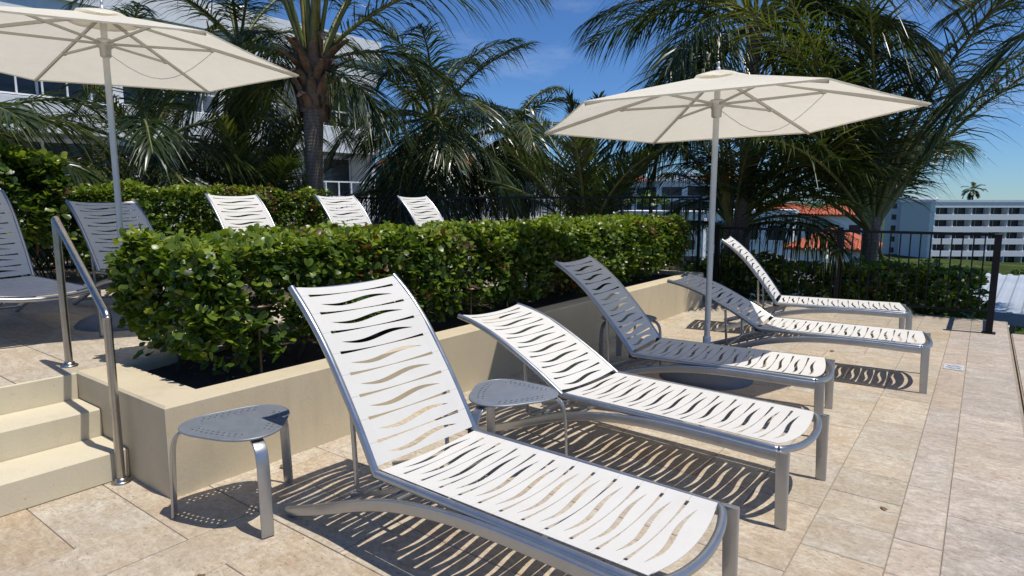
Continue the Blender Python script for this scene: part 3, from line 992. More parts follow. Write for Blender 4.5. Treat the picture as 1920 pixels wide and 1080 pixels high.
# ---- stainless handrail at the steps
hr = empty('handrail', (-3.615, 1.32, 0), 0, 'stainless steel handrail with two posts beside the steps', 'handrail')
ho = Vector((-3.615, 1.32, 0))
lo, hi = Vector((-3.615, 1.32, 0)), Vector((-4.53, 1.42, DECK))
TR = 0.0215
rail_lo, rail_hi = Vector((-3.615, 1.32, 0.915)), Vector((-4.50, 1.417, 1.385))
dv = (rail_hi - rail_lo).normalized()
def pp(*ps): return [p - ho for p in ps]
q = MB(); q.tube(spline(pp(lo, lo + Vector((0, 0, 0.4)), rail_lo - Vector((0, 0, 0.05)), rail_lo - Vector((0, 0, 0.015)), rail_lo + dv * 0.02, rail_lo + dv * 0.06, ), 5), TR, 14, up=(0, 1, 0))
q.build('post', M['steel'], hr)
q = MB(); q.tube(spline(pp(rail_lo + dv * 0.05, rail_lo + dv * 0.5, rail_hi - dv * 0.05, rail_hi), 5), TR - 0.0004, 14, up=(0, 1, 0))
q.build('rail', M['steel'], hr)
e = hi.copy()
q = MB(); q.tube(spline(pp(rail_hi - dv * 0.01, rail_hi + dv * 0.022 + Vector((0, 0, -0.002)), rail_hi + Vector((-0.036, 0.003, -0.012)), Vector((e.x, e.y, 1.33)), Vector((e.x, e.y, 0.9)), e), 6), TR, 14, up=(0, 1, 0))
q.build('post', M['steel'], hr)
for p in (lo, hi):
    q = MB(); q.lathe([(0.0, 0.012), (0.045, 0.012), (0.048, 0.008), (0.048, 0.0)], 24)
    q.lathe([(0.0225, 0.0), (0.0225, 0.03), (0.028, 0.028), (0.034, 0.012)], 20)
    q.build('flange', M['steel'], hr, p - ho)

# ================================================================= LOUNGERS
SWB = 0.317      # the back sling wraps over its side tubes
SW = 0.292       # half width of the sling
def s_slot(xc, hw=0.216, A=0.0118, T=0.0104, n=24):
    top, bot = [], []
    for i in range(n + 1):
        y = -hw + 2 * hw * i / n
        x = xc - A * math.sin(math.pi * y / hw)
        th = T * max(0.0, math.cos(math.pi * y / hw / 2)) ** 0.85 + 0.0004
        top.append((x + th, y)); bot.append((x - th, y))
    return top + bot[::-1]
def bar_slot(xc, hw=0.252, n=12):
    top, bot = [], []
    for i in range(n + 1):
        y = -hw + 2 * hw * i / n
        th = 0.0018 + 0.0054 * abs(y / hw) ** 1.5
        top.append((xc + th, y)); bot.append((xc - th, y))
    return top + bot[::-1]
def slots(x0, x1, first, pitch):
    out, x, k = [], x0 + first, 0
    while x < x1:
        out.append(s_slot(x) if k % 2 == 0 else bar_slot(x))
        x += pitch / 2; k += 1
    return out
def seat_fn(x, y, dz):
    sag = 0.026 * (1 - (y / SW) ** 2) * min(1, 0.35 + x)
    return (x, y, 0.385 - sag + dz)
def back_prof(t):
    return 0.012 * math.sin(math.pi * min(1, t / 0.6)) - (0.40 * max(0, t - 0.60) ** 1.5)
def back_fn(t, y, dz):
    # local back frame: x = -t along the back (towards the head), z = normal
    k = abs(y) / SWB
    return (-t, y, back_prof(t) + 0.0185 - 0.034 * (1 - k ** 2.5) - 0.012 * max(0.0, (k - 0.95) / 0.05) ** 2 + dz)
SEAT_L = 1.225
BACK_L = 0.92
def grid_pts(x0, x1, holes, step=0.035, SW=SW):
    pts = []
    bb = [(min(q[0] for q in h) - .006, max(q[0] for q in h) + .006, min(q[1] for q in h) - .006, max(q[1] for q in h) + .006) for h in holes]
    x = x0 + 0.015
    while x < x1 - 0.01:
        for i in range(1, 20):
            y = -SW + 2 * SW * i / 20
            if not any(b[0] < x < b[1] and b[2] < y < b[3] for b in bb): pts.append((x, y))
        x += step
    return pts
# seat sling with a bowed foot edge
holes = slots(0.055, SEAT_L - 0.045, 0.0, 0.102)
outer = [(0.012, -SW + 2 * SW * i / 16) for i in range(17)][::-1]
outer += [(0.012 + (SEAT_L - 0.012) * i / 24, -SW) for i in range(1, 24)]
outer += [(SEAT_L + 0.03 * (1 - (2 * i / 16 - 1) ** 2), -SW + 2 * SW * i / 16) for i in range(17)]
outer += [(SEAT_L + (0.012 - SEAT_L) * i / 24, SW) for i in range(1, 24)]
seat_me = sheet_with_holes(outer, holes, grid_pts(0.012, SEAT_L, holes), seat_fn, 0.0022, M['sling'], 'seat_sling')
holes = slots(0.05, BACK_L - 0.045, 0.018, 0.106)
# mirror the wave so that it runs on from the seat
holes = [[(2 * (sum(p[0] for p in h) / len(h)) - x, y) for x, y in h][::-1] for h in holes]
outer = [(0.025, -SWB + 2 * SWB * i / 16) for i in range(17)][::-1]
outer += [(0.025 + (BACK_L - 0.025) * i / 24, -SWB) for i in range(1, 24)]
outer += [(BACK_L - 0.012 * (1 - (2 * i / 16 - 1) ** 2), -SWB + 2 * SWB * i / 16) for i in range(17)]
outer += [(BACK_L + (0.025 - BACK_L) * i / 24, SWB) for i in range(1, 24)]
back_me = sheet_with_holes(outer, holes, grid_pts(0.025, BACK_L, holes, 0.035, SWB), back_fn, 0.0022, M['sling'], 'back_sling')

ARCH = [(-0.635, 0.014), (-0.46, 0.075), (-0.28, 0.142), (-0.08, 0.218), (0.12, 0.279), (0.37, 0.324), (0.62, 0.343), (0.9, 0.345), (1.12, 0.341), (1.275, 0.340)]
RY = 0.338
q = MB()
q.sweep(spline([(x, 0, z) for x, z in ARCH], 5), rrect(0.026, 0.05, 0.007), up=(0, 0, 1))
rail_me = q.mesh('base_rail', M['alu'])
q = MB()
q.sweep([(1.262, 0, 0.3645), (1.262, 0, 0.30), (1.266, 0, 0.15), (1.27, 0, 0.006)], rrect(0.0285, 0.058, 0.007), up=(1, 0, 0.0), scales=[1.0, 1.0, 0.95, 0.88])
q.box(1.245, 1.295, -0.0115, 0.0115, 0.0, 0.0055)
leg_me = q.mesh('leg', M['alu'])
# tube frame of the seat, bowed at the foot
fr = [(0.0, 0.312, 0.372), (0.4, 0.312, 0.370), (0.8, 0.312, 0.368), (1.18, 0.312, 0.364), (1.225, 0.306, 0.362), (1.252, 0.27, 0.357), (1.277, 0.18, 0.346),
      (1.29, 0.08, 0.339), (1.293, 0.0, 0.337)]
fr = fr + [(x, -y, z) for x, y, z in fr[-2::-1]]
q = MB(); q.tube(spline(fr, 4), 0.0175, 12)
frame_me = q.mesh('seat_frame', M['alu'])
q = MB()
for s in (-1, 1):
    q.tube(spline([(0.0, s * 0.312, 0.0), (-0.2, s * 0.312, back_prof(0.2)), (-0.4, s * 0.312, back_prof(0.4)), (-0.6, s * 0.312, back_prof(0.6)),
                   (-0.78, s * 0.311, back_prof(0.78)), (-0.925, s * 0.306, back_prof(0.925))], 4), 0.0165, 12)
for t in (BACK_L - 0.012,):
    q.tube([(-t, -0.31 + 0.62 * i / 10, back_prof(t) - 0.022 * (1 - (i / 5 - 1) ** 2) - 0.006) for i in range(11)], 0.011, 8, up=(1, 0, 0))
bframe_me = q.mesh('back_frame', M['alu'])
q = MB()
for s in (-1, 1): q.box(-0.035, 0.03, s * 0.30 - 0.006, s * 0.30 + 0.006, -0.03, 0.012, 0.003)
q.tube([(0, -0.31, -0.015), (0, 0.31, -0.015)], 0.009, 8, up=(1, 0, 0))
hinge_me = q.mesh('hinge', M['hinge'])
q = MB()
for x, z in ((-0.40, 0.075), (-0.05, 0.205), (0.06, 0.252)):
    q.tube([(x, -RY, z), (x, RY, z)], 0.011, 8, up=(1, 0, 0))
for s in (-0.13, 0.13):
    q.sweep([(-0.41, s, 0.085), (0.07, s, 0.262)], rrect(0.02, 0.024, 0.004), smooth=False)
    for i in range(5): q.box(-0.36 + 0.075 * i, -0.345 + 0.075 * i, s - 0.008, s + 0.008, 0.113 + 0.0277 * i, 0.133 + 0.0277 * i)
rack_me = q.mesh('rack', M['alu'])
q = MB(); q.tube([(0.8, -RY, 0.333), (0.8, RY, 0.333)], 0.011, 8, up=(1, 0, 0)); bar_me = q.mesh('cross_bar', M['alu'])

def lounger(x, y, ang, rot, label, group, z=0.0):
    """x,y: hinge centre; ang: back angle"""
    root = empty('chaise_lounge', (x, y, z), R(rot), label, 'lounger', group)
    for s in (-1, 1):
        place('base_rail', rail_me, root, (0, s * RY, 0))
        place('leg', leg_me, root, (0, s * RY, 0))
    place('seat_frame', frame_me, root)
    place('seat_sling', seat_me, root)
    place('rack', rack_me, root)
    place('cross_bar', bar_me, root)
    a = R(ang)
    for nm, me in (('back_frame', bframe_me), ('back_sling', back_me)):
        place(nm, me, root, (0, 0, 0.374), (0, a, 0))
    place('hinge', hinge_me, root, (0, 0, 0.372))
    # prop from the back down to the rack
    t = 0.34
    top = Vector((-t * math.cos(a), 0, 0.37 + t * math.sin(a) - 0.02))
    xb = max(-0.38, top.x + 0.02)
    zb = 0.105 + (xb + 0.41) * 0.369 + 0.02
    bot = Vector((xb, 0, zb))
    q = MB()
    path = [top + Vector((0, -0.285, 0)), bot + Vector((0, -0.285, 0.04)), bot + Vector((0.004, -0.26, 0.008)), bot + Vector((0, -0.15, 0)), bot + Vector((0, 0.15, 0)),
            bot + Vector((0.004, 0.26, 0.008)), bot + Vector((0, 0.285, 0.04)), top + Vector((0, 0.285, 0))]
    q.tube(path, 0.011, 8, up=(1, 0, 0.15))
    q.build('prop', M['alu'], root)
    return root
G1, G2 = 'loungers on the lower patio', 'loungers on the upper deck'
lounger(-1.945, 1.975, 57, -1.3, 'white slotted lounger nearest the camera with its backrest raised high', G1)
lounger(-1.89, 3.355, 28, -3.5, 'white slotted lounger with low reclined backrest beside the pear-shaped side table', G1)
lounger(-2.04, 4.50, 49.5, 5.0, 'shaded grey-looking lounger with raised back in front of the umbrella base', G1)
lounger(-1.566, 6.07, 28, 3.0, 'half-shaded lounger with low reclined back just behind the right umbrella pole', G1)
lounger(-1.84, 7.62, 53, 10.0, 'farthest white lounger on the lower patio, back raised before the black railing', G1)
lounger(-6.62, 1.56, 58, 0.5, 'shaded grey-looking lounger cut off by the left edge on the upper deck', G2, DECK)
lounger(-6.62, 2.70, 49.5, 0, 'shaded lounger on the upper deck crossed by the left umbrella pole', G2, DECK)
lounger(-6.48, 3.98, 56.5, 0, 'white lounger backrest above the hedge, leftmost of the three sunlit upper ones', G2, DECK)
lounger(-6.48, 5.44, 56.5, 0, 'white lounger backrest above the hedge right of the thick palm trunk, middle of three', G2, DECK)
lounger(-6.48, 6.90, 56.5, 2, 'white lounger backrest above the hedge, rightmost and smallest of the three sunlit upper ones', G2, DECK)

# ================================================================= SIDE TABLES
TH = 0.455
def table_outline(n=60, r=0.262, k=0.098):
    out = []
    for i in range(n):
        a = 2 * math.pi * i / n
        rr = r * (1 - k + k * math.cos(3 * a)) 
        out.append((rr * math.cos(a), rr * math.sin(a)))
    return out
th_holes = []
for c in range(3):
    a0 = 2 * math.pi * c / 3 + math.pi / 3
    for row, dd in ((0, 0.158), (1, 0.132)):
        for i in range(9):
            u = (i - 4) * 0.031 + (0.0155 if row else 0) - 0.004
            px, py = dd + 0.012 * (1 - (u / 0.13) ** 2), u
            ca, sa = math.cos(a0), math.sin(a0)
            x, y = px * ca - py * sa, px * sa + py * ca
            th_holes.append([(x + 0.0062 * math.cos(2 * math.pi * j / 8), y + 0.0062 * math.sin(2 * math.pi * j / 8)) for j in range(8)])
top_me = sheet_with_holes(table_outline(), th_holes, [], lambda x, y, d: (x, y, TH + d - 0.02 * 0), 0.007, M['alu_dark'], 'tabletop')
q = MB()
q.tube([(x, y, TH - 0.004) for x, y in table_outline()], 0.0062, 8, closed=True)
rim_me = q.mesh('rim', M['alu_dark'])
q = MB()
prof = spline([(0.12, 0, TH - 0.016), (0.19, 0, TH - 0.016), (0.245, 0, TH - 0.024), (0.284, 0, TH - 0.052), (0.302, 0, TH - 0.10), (0.309, 0, TH - 0.18), (0.319, 0, 0.006)], 5)
q.sweep(prof, rrect(0.056, 0.013, 0.004), up=(0, 0, 1) if False else (0.6, 0, 0.8))
tleg_me = q.mesh('leg', M['alu'])
def side_table(x, y, rot, label):
    root = empty('side_table', (x, y, 0), R(rot), label, 'side table', 'perforated side tables')
    t = place('tabletop', top_me, root)
    place('rim', rim_me, t)
    for i in range(3): place('leg', tleg_me, root, (0, 0, 0), (0, 0, 2 * math.pi * i / 3))
    return root
side_table(-2.783, 1.543, 107, 'grey perforated three-legged side table nearest the camera, beside the planter corner')
side_table(-2.03, 2.70, 29, 'grey perforated side table between the two front white loungers')
side_table(-2.56, 5.20, 250, 'grey side table behind the raised back of the shaded lounger')

# ================================================================= UMBRELLAS
def umbrella(x, y, z, rot, label, tx=0.0, ty=0.0):
    root = empty('patio_umbrella', (x, y, z), 0, label, 'umbrella', 'cream hexagonal umbrellas')
    Rr, zr, zp = 1.489, 2.164, 2.52
    def P(r, a): 
        px, py = r * math.cos(a), r * math.sin(a)
        return px, py
    def surf(r, a, under=0.0):
        # a relative to the first corner; straight panel between ribs with a slight sag
        k = (a % (math.pi / 3)) - math.pi / 6
        ap = r * math.cos(math.pi / 6) / math.cos(k)
        sag = 0.028 * math.sin(math.pi * min(1, r / Rr)) * (1 - (abs(k) / (math.pi / 6)) ** 2)
        infl = 1 - 0.012 * (1 - (abs(k) / (math.pi / 6)) ** 2) * (r / Rr)
        zz = zp + (zr - zp) * (r / Rr) ** 1.04 - sag
        px, py = P(ap * infl, a + rot)
        return (px, py, zz + tx * px + ty * py - under)
    nr, na = 12, 48
    m = MB()
    r0 = 0.12
    nk = 10
    for c in range(6):
        vs, fs = [], []
        for i in range(nr + 2):
            for j in range(nk + 1):
                aa = c * math.pi / 3 + 1e-5 + (math.pi / 3 - 2e-5) * j / nk
                if i <= nr: vs.append(surf(r0 + (Rr - r0) * i / nr, aa))
                else:
                    p = surf(Rr, aa); vs.append((p[0] * 0.998, p[1] * 0.998, p[2] - 0.012))
        for i in range(nr):
            for j in range(nk): fs.append((i * (nk+1) + j, (i+1) * (nk+1) + j, (i+1) * (nk+1) + j + 1, i * (nk+1) + j + 1))
        m.add(vs[:(nr+1)*(nk+1)], fs, True)
        hv = vs[nr*(nk+1):]
        m.add(hv, [(j, nk+1+j, nk+2+j, j+1) for j in range(nk)], False)
    can = m.build('canopy', M['canvas'], root)
    # mark creases at the ribs
    # vent cap
    m = MB(); vs, fs = [], []
    for i in range(5):
        r = 0.005 + 0.275 * i / 4
        for j in range(na):
            p = surf(r, 2 * math.pi * j / na)
            vs.append((p[0], p[1], p[2] + 0.034 - 0.012 * (i / 4) ** 2 + 0.006 * math.sin(j * math.pi / 4 ) * (i == 4)))
    for i in range(4):
        for j in range(na): fs.append((i * na + j, i * na + (j + 1) % na, (i + 1) * na + (j + 1) % na, (i + 1) * na + j)[::-1])
    m.add(vs, fs, True); m.build('vent', M['canvas'], can)
    m = MB(); m.lathe([(0.0, zp + 0.10), (0.009, zp + 0.096), (0.013, zp + 0.083), (0.009, zp + 0.07), (0.008, zp + 0.06), (0.018, zp + 0.05), (0.022, zp + 0.02)], 12)
    m.build('finial', M['pole'], root)
    m = MB(); m.tube([(0, 0, 0.06), (0, 0, 1.0), (0, 0, 2.0), (0, 0, zp + 0.03)], 0.0245, 16, up=(1, 0, 0))
    m.build('pole', M['pole'], root)
    m = MB(); m.lathe([(0.0, zp + 0.0), (0.05, zp - 0.01), (0.055, zp - 0.06), (0.026, zp - 0.07)], 16)
    m.build('crown', M['pole'], root)
    HZ = 2.285
    m = MB(); m.lathe([(0.0255, HZ - 0.11), (0.04, HZ - 0.10), (0.042, HZ - 0.04), (0.06, HZ - 0.025), (0.068, HZ + 0.02), (0.05, HZ + 0.035), (0.0255, HZ + 0.035)], 18)
    m.build('hub', M['pole'], root)
    for c in range(6):
        a = c * math.pi / 3
        m = MB()
        path = [surf(r, a + 1e-4, 0.018) for r in (0.06, 0.5, 1.0, 1.47)]
        m.sweep(path, rrect(0.016, 0.026, 0.003), smooth=False)
        m.build('rib', M['rib'], root)
        e = Vector(surf(0.78, a + 1e-4, 0.034))
        s = Vector((0.055 * math.cos(a + rot), 0.055 * math.sin(a + rot), HZ))
        m = MB(); m.sweep([s, e], rrect(0.012, 0.02, 0.003), smooth=False)
        m.box(e.x - 0.016, e.x + 0.016, e.y - 0.016, e.y + 0.016, e.z - 0.012, e.z + 0.022, 0.004)
        m.build('strut', M['rib'], root)
    # pull cord
    m = MB(); pa = Vector((0.05, -0.03, HZ - 0.06)); e = Vector(surf(0.78, 1e-4, 0.05))
    m.tube([pa.lerp(e, i / 10) - Vector((0, 0, 0.22 * math.sin(math.pi * i / 10))) for i in range(11)], 0.003, 5)
    m.build('cord', M['pole'], root)
    m = MB(); m.lathe([(0.0, 0.12), (0.05, 0.118), (0.16, 0.105), (0.27, 0.08), (0.35, 0.045), (0.385, 0.012), (0.385, 0.0)], 40)
    bs = m.build('base', M['base'], root)
    m = MB(); m.lathe([(0.025, 0.36), (0.033, 0.355), (0.033, 0.118)], 16); m.tube([(0.03, 0, 0.3), (0.062, 0, 0.3)], 0.008, 8)
    m.build('sleeve', M['pole'], bs)
    return root
umbrella(-1.822, 5.222, 0, 0.244, 'open cream hexagonal umbrella shading the lower patio on the right', 0.034, -0.013)
umbrella(-5.795, 2.275, DECK, 1.08, 'open cream hexagonal umbrella on the upper deck at the upper left')

# ---- path lights in the planter
def path_light(x, y, z, h, label):
    root = empty('path_light', (x, y, z), 0, label, 'path light', 'bronze path lights in the planter')
    m = MB(); m.tube([(0, 0, -0.05), (0, 0, h)], 0.009, 10, up=(1, 0, 0)); m.build('stake', M['bronze'], root)
    m = MB(); m.lathe([(0.0, h + 0.035), (0.02, h + 0.03), (0.05, h + 0.012), (0.085, h - 0.002), (0.088, h - 0.008), (0.05, h), (0.0, h + 0.012)], 24)
    m.build('shade', M['bronze'], root)
path_light(-3.50, 2.10, 0.42, 0.46, 'bronze mushroom path light standing in front of the hedge near its left end')
path_light(-3.44, 4.02, 0.42, 0.36, 'thin dark path light stake in the hedge above the reclined front lounger')

# ================================================================= BUILDINGS
def block(root, name, mat, x0, x1, y0, y1, z0, z1, parent=None):
    q = MB(); q.box(x0, x1, y0, y1, z0, z1)
    return q.build(name, M[mat], parent or root)

def balcony_block(label, A, Bp, z_base, storeys, sh, bay, depth, rail=True, mat='plaster', top=1.0, group=None, railh=0.8, fascia=1.0, cols=False, back='plaster_grey'):
    """facade from A to B (its right-hand side when going A->B faces out); local x along, local -y outwards"""
    A, Bp = Vector(A), Vector(Bp)
    d = Bp - A; L = d.length
    root = empty('hotel_building', (A.x, A.y, z_base), math.atan2(d.y, d.x), label, 'building', group)
    nb = max(1, round(L / bay)); bw = L / nb
    H = storeys * sh
    block(root, 'wall', back, 0, L, 1.8, depth, 0, H + 0.3)
    pane = MB(); pane.box(0.35, bw - 0.35, 1.72, 1.79, 0.02, sh * 0.62); pane_me = pane.mesh('window', M['glass'])
    mull = MB()
    mull.box(bw / 2 - 0.04, bw / 2 + 0.04, 1.66, 1.715, 0.02, sh * 0.62); mull.box(0.3, 0.35, 1.66, 1.79, 0.0, sh * 0.65); mull.box(bw - 0.35, bw - 0.3, 1.66, 1.79, 0, sh * 0.65)
    mull.box(0.3, bw - 0.3, 1.65, 1.72, sh * 0.6, sh * 0.65)
    mull_me = mull.mesh('frame', M[mat])
    q = MB(); q.box(0, 0.22, 0.05, 1.8, 0, sh); div_me = q.mesh('divider', M[mat])
    q = MB()
    q.box(0.22, bw, 0.06, 0.10, railh - 0.06, railh); q.box(0.22, bw, 0.06, 0.10, 0.05, 0.10)
    k = int(bw / 0.7)
    for i in range(k + 1): q.box(0.22 + (bw - 0.27) * i / k, 0.27 + (bw - 0.27) * i / k, 0.055, 0.105, 0.1, railh - 0.06)
    rail_m = q.mesh('balcony_rail', M['plaster'])
    for s in range(storeys):
        z = s * sh
        block(root, 'slab', mat, -0.15, L + 0.15, -0.12, 1.85, z - 0.25, z - 0.002)
        if fascia: block(root, 'fascia', mat, -0.15, L + 0.15, -0.16, -0.121, z + sh - fascia, z + sh - 0.02)
        for i in range(nb):
            w = place('window', pane_me, root, (i * bw, 0, z)); place('frame', mull_me, w)
            place('divider', div_me, root, (i * bw, 0, z - 0.001))
            if rail: place('balcony_rail', rail_m, root, (i * bw, 0, z))
    block(root, 'divider', mat, L - 0.22, L + 0.001, 0.05, 1.8, 0, H)
    block(root, 'parapet', mat, -0.3, L + 0.3, -0.3, depth + 0.1, H - 0.02, H + top)
    return root
# long white hotel wing on the left
balcony_block('white hotel wing with balconies behind the palms on the left', (-25.8, -5.0, 0), (-24.2, 21.2, 0), -4.75, 4, 3.2, 3.9, 10, fascia=1.1)
# distant slab hotel on the right
balcony_block('long pale hotel block with rows of balconies on the far hillside at the right', (-9.9, 186.0, 0), (58, 235, 0), -13.5, 5, 2.98, 4.4, 14, rail=False, fascia=1.35, top=0.5)
wing = empty('hotel_building', (-15.0, 200, -13.5), 0, 'plain grey end block beside the long far hotel', 'building')
block(wing, 'wall', 'plaster_grey', -7, 4.2, 0, 12, 0, 15.6); block(wing, 'parapet', 'plaster', -7.2, 4.4, -0.2, 12.2, 15.6, 16.1)
for i in range(5):
    for s in (-5.4, -2.6): block(wing, 'window', 'glass', s, s + 1.1, -0.06, 0.02, 1.2 + 2.98 * i, 2.6 + 2.98 * i)
block(wing, 'column', 'plaster', -8.6, -7.6, 1, 2, 0, 15.0)
# white arcaded building in the middle distance
r = balcony_block('white arcaded building with orange roof seen between the palms', (-50.0, 52.0, 0), (-56.0, 90.0, 0), -7.0, 4, 3.1, 1.9, 12, railh=0.9, fascia=0.8, top=0.4, back='plaster')
def hip_roof(root, x0, x1, y0, y1, z, h, mat='roof_orange', ov=0.5, ribs=0.35):
    x0 -= ov; x1 += ov; y0 -= ov; y1 += ov
    hip = min(x1 - x0, y1 - y0) / 2
    if x1 - x0 > y1 - y0: r0, r1 = (x0 + hip, (y0+y1)/2, z+h), (x1 - hip, (y0+y1)/2, z+h)
    else: r0, r1 = ((x0+x1)/2, y0 + hip, z+h), ((x0+x1)/2, y1 - hip, z+h)
    c = [(x0, y0, z), (x1, y0, z), (x1, y1, z), (x0, y1, z)]
    m = MB(); m.add(c + [r0, r1], [(0, 1, 5, 4), (1, 2, 5), (2, 3, 4, 5), (3, 0, 4)] if x1 - x0 > y1 - y0 else [(0, 1, 4), (1, 2, 5, 4), (2, 3, 5), (3, 0, 4, 5)])
    m.add([(p[0], p[1], p[2] - 0.2) for p in c] + c, [(0, 1, 5, 4), (1, 2, 6, 5), (2, 3, 7, 6), (3, 0, 4, 7), (3, 2, 1, 0)])
    # rows of round tiles running down each slope
    def rows(a, b_, ra, rb):
        a, b_, ra, rb = map(Vector, (a, b_, ra, rb))
        n = max(4, int((b_ - a).length / ribs))
        for i in range(n):
            t = (i + 0.5) / n
            p = a.lerp(b_, t)
            L = (b_ - a).length
            s = t * L
            fa, fb = (ra - a).dot((b_ - a) / L), (rb - a).dot((b_ - a) / L)
            if s < fa: e = p.lerp(p, 0) + (ra - a - (b_ - a) / L * fa) * (s / max(fa, 1e-3))
            elif s > fb: e = p + (rb - a - (b_ - a) / L * fb) * ((L - s) / max(L - fb, 1e-3))
            else: e = p + (ra - a - (b_ - a) / L * fa)
            m.tube([p + Vector((0, 0, 0.03)), e + Vector((0, 0, 0.03))], ribs * 0.27, 5, cap=False)
    rows(c[0], c[1], r0, r1 if x1 - x0 > y1 - y0 else r0)
    rows(c[1], c[2], r1 if x1 - x0 > y1 - y0 else r0, r1)
    rows(c[3], c[0], r1 if not x1 - x0 > y1 - y0 else r0, r0)
    return m.build('roof', M[mat], root)
hip_roof(r, 1, 14, 0, 8, 13.0, 2.6)
# far grey-white complex with orange hip roofs
def house(label, x, y, z, rz, w, dpt, h, roof, rh=1.6, win=(), wall='plaster', flat=False):
    root = empty('house', (x, y, z), R(rz), label, 'building')
    block(root, 'wall', wall, 0, w, 0, dpt, 0, h)
    for (a, b0, c, d) in win:
        o = block(root, 'window', 'glass', a, b0, -0.05, 0.03, c, d)
        block(root, 'sill', 'plaster', a - 0.1, b0 + 0.1, -0.14, -0.051, c - 0.14, c - 0.01, o)
    if flat:
        block(root, 'parapet', 'plaster', -0.15, w + 0.15, -0.15, dpt + 0.15, h - 0.01, h + 0.5)
    else: hip_roof(root, 0, w, 0, dpt, h, rh, roof)
    return root
fb = house('long pale grey complex with dark openings and orange corner roofs on the horizon', -62, 115, -8, 6, 26, 14, 13.0, None, flat=True, wall='plaster',
           win=[(1.5 + 5.0 * i, 5.4 + 5.0 * i, z0, z0 + 1.7) for i in range(5) for z0 in (1.2, 4.6, 7.8, 10.6)])
hip_roof(fb, 0.5, 6.5, 1, 7, 13.6, 1.7); hip_roof(fb, 19, 25.5, 1, 8, 13.6, 1.9)
q = MB(); q.box(9, 17, 3, 8, 13.5, 14.6); q.box(10, 12, 3.5, 6, 14.6, 15.2); q.box(13, 16, 4, 6, 14.6, 15.1); q.build('roof_plant', M['plaster_grey'], fb)
house('small white house with bright orange hip roof below the railing on the right', -12.0, 52.5, -6.9, 4, 5.4, 6.5, 4.9, 'roof_orange', 1.4,
      win=[(0.6, 1.8, 2.6, 3.8), (3.2, 4.5, 2.6, 3.8), (0.6, 1.8, 0.4, 1.6)])
house('white house with red-tiled roof farther up behind the small orange-roofed house', -18.0, 82, -7, 8, 7.5, 8, 7.0, 'roof_orange', 1.1,
      win=[(0.8, 2.0, 4.6, 5.8), (3.2, 4.4, 4.6, 5.8), (5.4, 6.6, 4.6, 5.8)])
house('flat-roofed white house left of the small orange-roofed house', -22.5, 63, -6.0, 10, 8, 7, 6.2, None, flat=True,
      win=[(0.8, 2.2, 3.8, 5.2), (3.4, 4.8, 3.8, 5.2), (5.8, 7.2, 3.8, 5.2)])
house('grey-roofed low white house seen through the railing bars', -13.4, 37, -6.2, 6, 6.0, 6, 3.2, 'dark_roof', 1.4,
      win=[(0.8, 2.0, 1.0, 2.3), (3.4, 4.6, 1.0, 2.3)])
house('white villa with low orange roof far behind the right umbrella', -30, 95, -9.2, 0, 12, 9, 8.6, 'roof_orange', 1.8,
      win=[(1 + 2.6 * i, 2.4 + 2.6 * i, 6.0, 7.4) for i in range(4)])
house('long white terrace building far behind the railing, left of centre right umbrella', -46, 88, -8, 2, 14, 9, 7.6, None, flat=True,
      win=[(0.8 + 2.6 * i, 2.4 + 2.6 * i, z0, z0 + 1.4) for i in range(5) for z0 in (2.6, 5.4)])
# pavilion with pale metal roof at the right
pv = empty('pavilion', (0.35, 13.0, -2.6), R(-4), 'open pavilion with pale corrugated metal roof below the patio at the right edge', 'pavilion')
q = MB()
nx = 26
for i in range(nx):
    x0, x1 = -0.65 + 5.2 * i / nx, -0.65 + 5.2 * (i + 1) / nx
    zz = [0.0, 0.018] 
    q.add([(x0, 0, 2.28), ((x0*0.6+x1*0.4), 0, 2.28), (x0*0.45+x1*0.55, 0, 2.305), (x0*0.15+x1*0.85, 0, 2.305), (x1, 0, 2.28),
           (x0, 4.2, 2.53), ((x0*0.6+x1*0.4), 4.2, 2.53), (x0*0.45+x1*0.55, 4.2, 2.555), (x0*0.15+x1*0.85, 4.2, 2.555), (x1, 4.2, 2.53)],
          [(0, 1, 6, 5), (1, 2, 7, 6), (2, 3, 8, 7), (3, 4, 9, 8)])
q.build('roof', M['roof_metal'], pv)
block(pv, 'fascia', 'roof_metal', -0.68, 4.6, -0.05, -0.005, 2.10, 2.30)
block(pv, 'fascia', 'roof_metal', -0.70, -0.655, 0, 4.2, 2.10, 2.40)
for (x, y) in ((-0.02, 0.1), (4.3, 0.1), (-0.02, 4.0), (4.3, 4.0)): block(pv, 'post', 'roof_metal', x, x + 0.1, y, y + 0.1, -2.0, 2.27)
q = MB(); q.tube([(0.1, 0.15, 1.55), (2.0, 0.15, 1.5), (4.3, 0.15, 1.5)], 0.03, 8); q.build('guard_rail', M['roof_metal'], pv)

# bushes on the hillside and little palms on the skyline
def bush_mesh(seed, n=260, leaf=0.28):
    g = np.random.default_rng(seed)
    d = unit(g.normal(size=(n, 3))); d[:, 2] = np.abs(d[:, 2]) * 0.8
    P = d * (0.75 + 0.25 * g.random((n, 1))) * (1 + 0.25 * np.sin(5 * d[:, :1] + 3 * d[:, 1:2]))
    ax = unit(d + g.normal(0, 0.5, (n, 3))); w = unit(np.cross(ax, g.normal(size=(n, 3)))); nr = np.cross(ax, w)
    s = leaf * g.uniform(0.6, 1.3, n)
    T = LT[None] * s[:, None, None]
    V = P[:, None] + T[..., 0:1] * w[:, None] + T[..., 1:2] * nr[:, None] * 1.3 + T[..., 2:3] * ax[:, None]
    return mesh_from_np('foliage', V.reshape(-1, 3), LF, len(LT), n, M['leaf'], np.clip(g.normal(0.42, 0.15, n), 0.17, 0.9))
bms = [bush_mesh(s) for s in range(4)]
gb = np.random.default_rng(77)
nbush = 0
spots = []
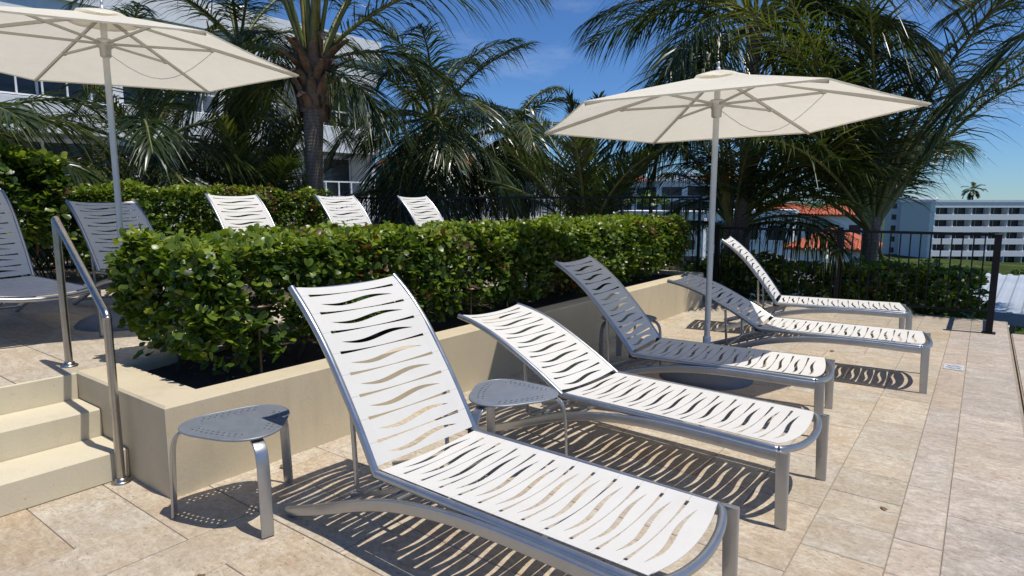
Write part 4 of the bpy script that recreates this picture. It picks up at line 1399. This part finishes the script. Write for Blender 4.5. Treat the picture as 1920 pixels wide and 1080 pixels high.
for i in range(44):
    u = gb.random(); rr = 26 + 150 * u ** 1.3
    an = R(gb.uniform(-3.0, 17))
    spots.append((-math.sin(an) * rr, math.cos(an) * rr))
m = None
root = None
VV, TT, cnt = [], [], 0
for i, (x, y) in enumerate(spots):
    s = gb.uniform(0.6, 1.5)
    o = empty('bush', (x, y, terrain_z(x, y) - 0.1), gb.uniform(0, 6), 'rounded green bush scattered on the grassy hillside beyond the railing', 'bush', 'hillside bushes')
    place('foliage', bms[i % 4], o, scale=(s, s, s * 0.8))
for (x, y, z, s, lab) in ((-3.5, 236, 5.2, 1.0, 'small shaggy palm top above the far hotel roof'), ):
    palm(lab, (x, y, -13), (x, y, z), 61, 14, 3.4, 1.0, (70, -50), (0.7, 1.5), 0.25, 0.3, dens=30, wid=0.16)
for i, (x, y, z, L, lab) in enumerate(((-11.2, 33.0, -2.1, 1.5, 'small palm in the garden seen through the railing, left of the thick railing post'),
                                     (-8.0, 30.0, -2.8, 1.2, 'small palm in the garden seen through the railing, right of the thick railing post'),
                                     (-46.5, 80, 3.6, 2.6, 'far small palm before the pale grey complex, left one'),
                                     (-40.5, 80, 3.2, 2.6, 'far small palm before the pale grey complex, right one'))):
    palm(lab, (x, y, -8), (x, y, z), 70 + i, 14, L, L * 0.3, (75, -40), (0.6, 1.4), 0.12, 0.16, dens=26, wid=0.05 * L / 1.5)
for i, (x, y, s) in enumerate(((-50.5, 84, 2.6), (-47, 86, 2.0), (-43, 85, 1.8), (-38, 84, 2.2))):
    o = empty('tree', (x, y, -7), i, ['rounded orange-tinged tree before the pale grey complex', 'green tree right of the orange-tinged tree', 'second green tree before the pale grey complex', 'green tree at the right end of the pale grey complex'][i], 'tree')
    q = MB(); q.tube([(0, 0, -1), (0.1, 0, 4), (0, 0.1, 8)], 0.2, 6, up=(1, 0, 0)); q.build('trunk', M['twig'], o)
    place('crown', bms[i % 4], o, (0, 0, 8.2), scale=(s, s, s * 0.8))

# a few dry leaves blown onto the paving
g = np.random.default_rng(5)
dl = mesh_from_np('dry_leaf', LT * 0.05, LF, len(LT), 1, simple('dry_leaf', (0.16, 0.09, 0.04), 0.8, nscale=40, namt=0.4))
for i, (x, y) in enumerate(((-3.05, 1.95), (-2.4, 1.12), (-3.08, 3.3), (-0.75, 4.3), (-0.3, 3.45), (-1.1, 6.9))):
    o = place('dry_leaf', dl, None, (x, y, 0.006), (g.normal(0, 0.15), g.normal(0, 0.15), g.uniform(0, 6.28)), (1, 1, 1))
    tag(o, 'small dry brown leaf lying on the sunlit paving', 'leaf', 'dry leaves on the paving')
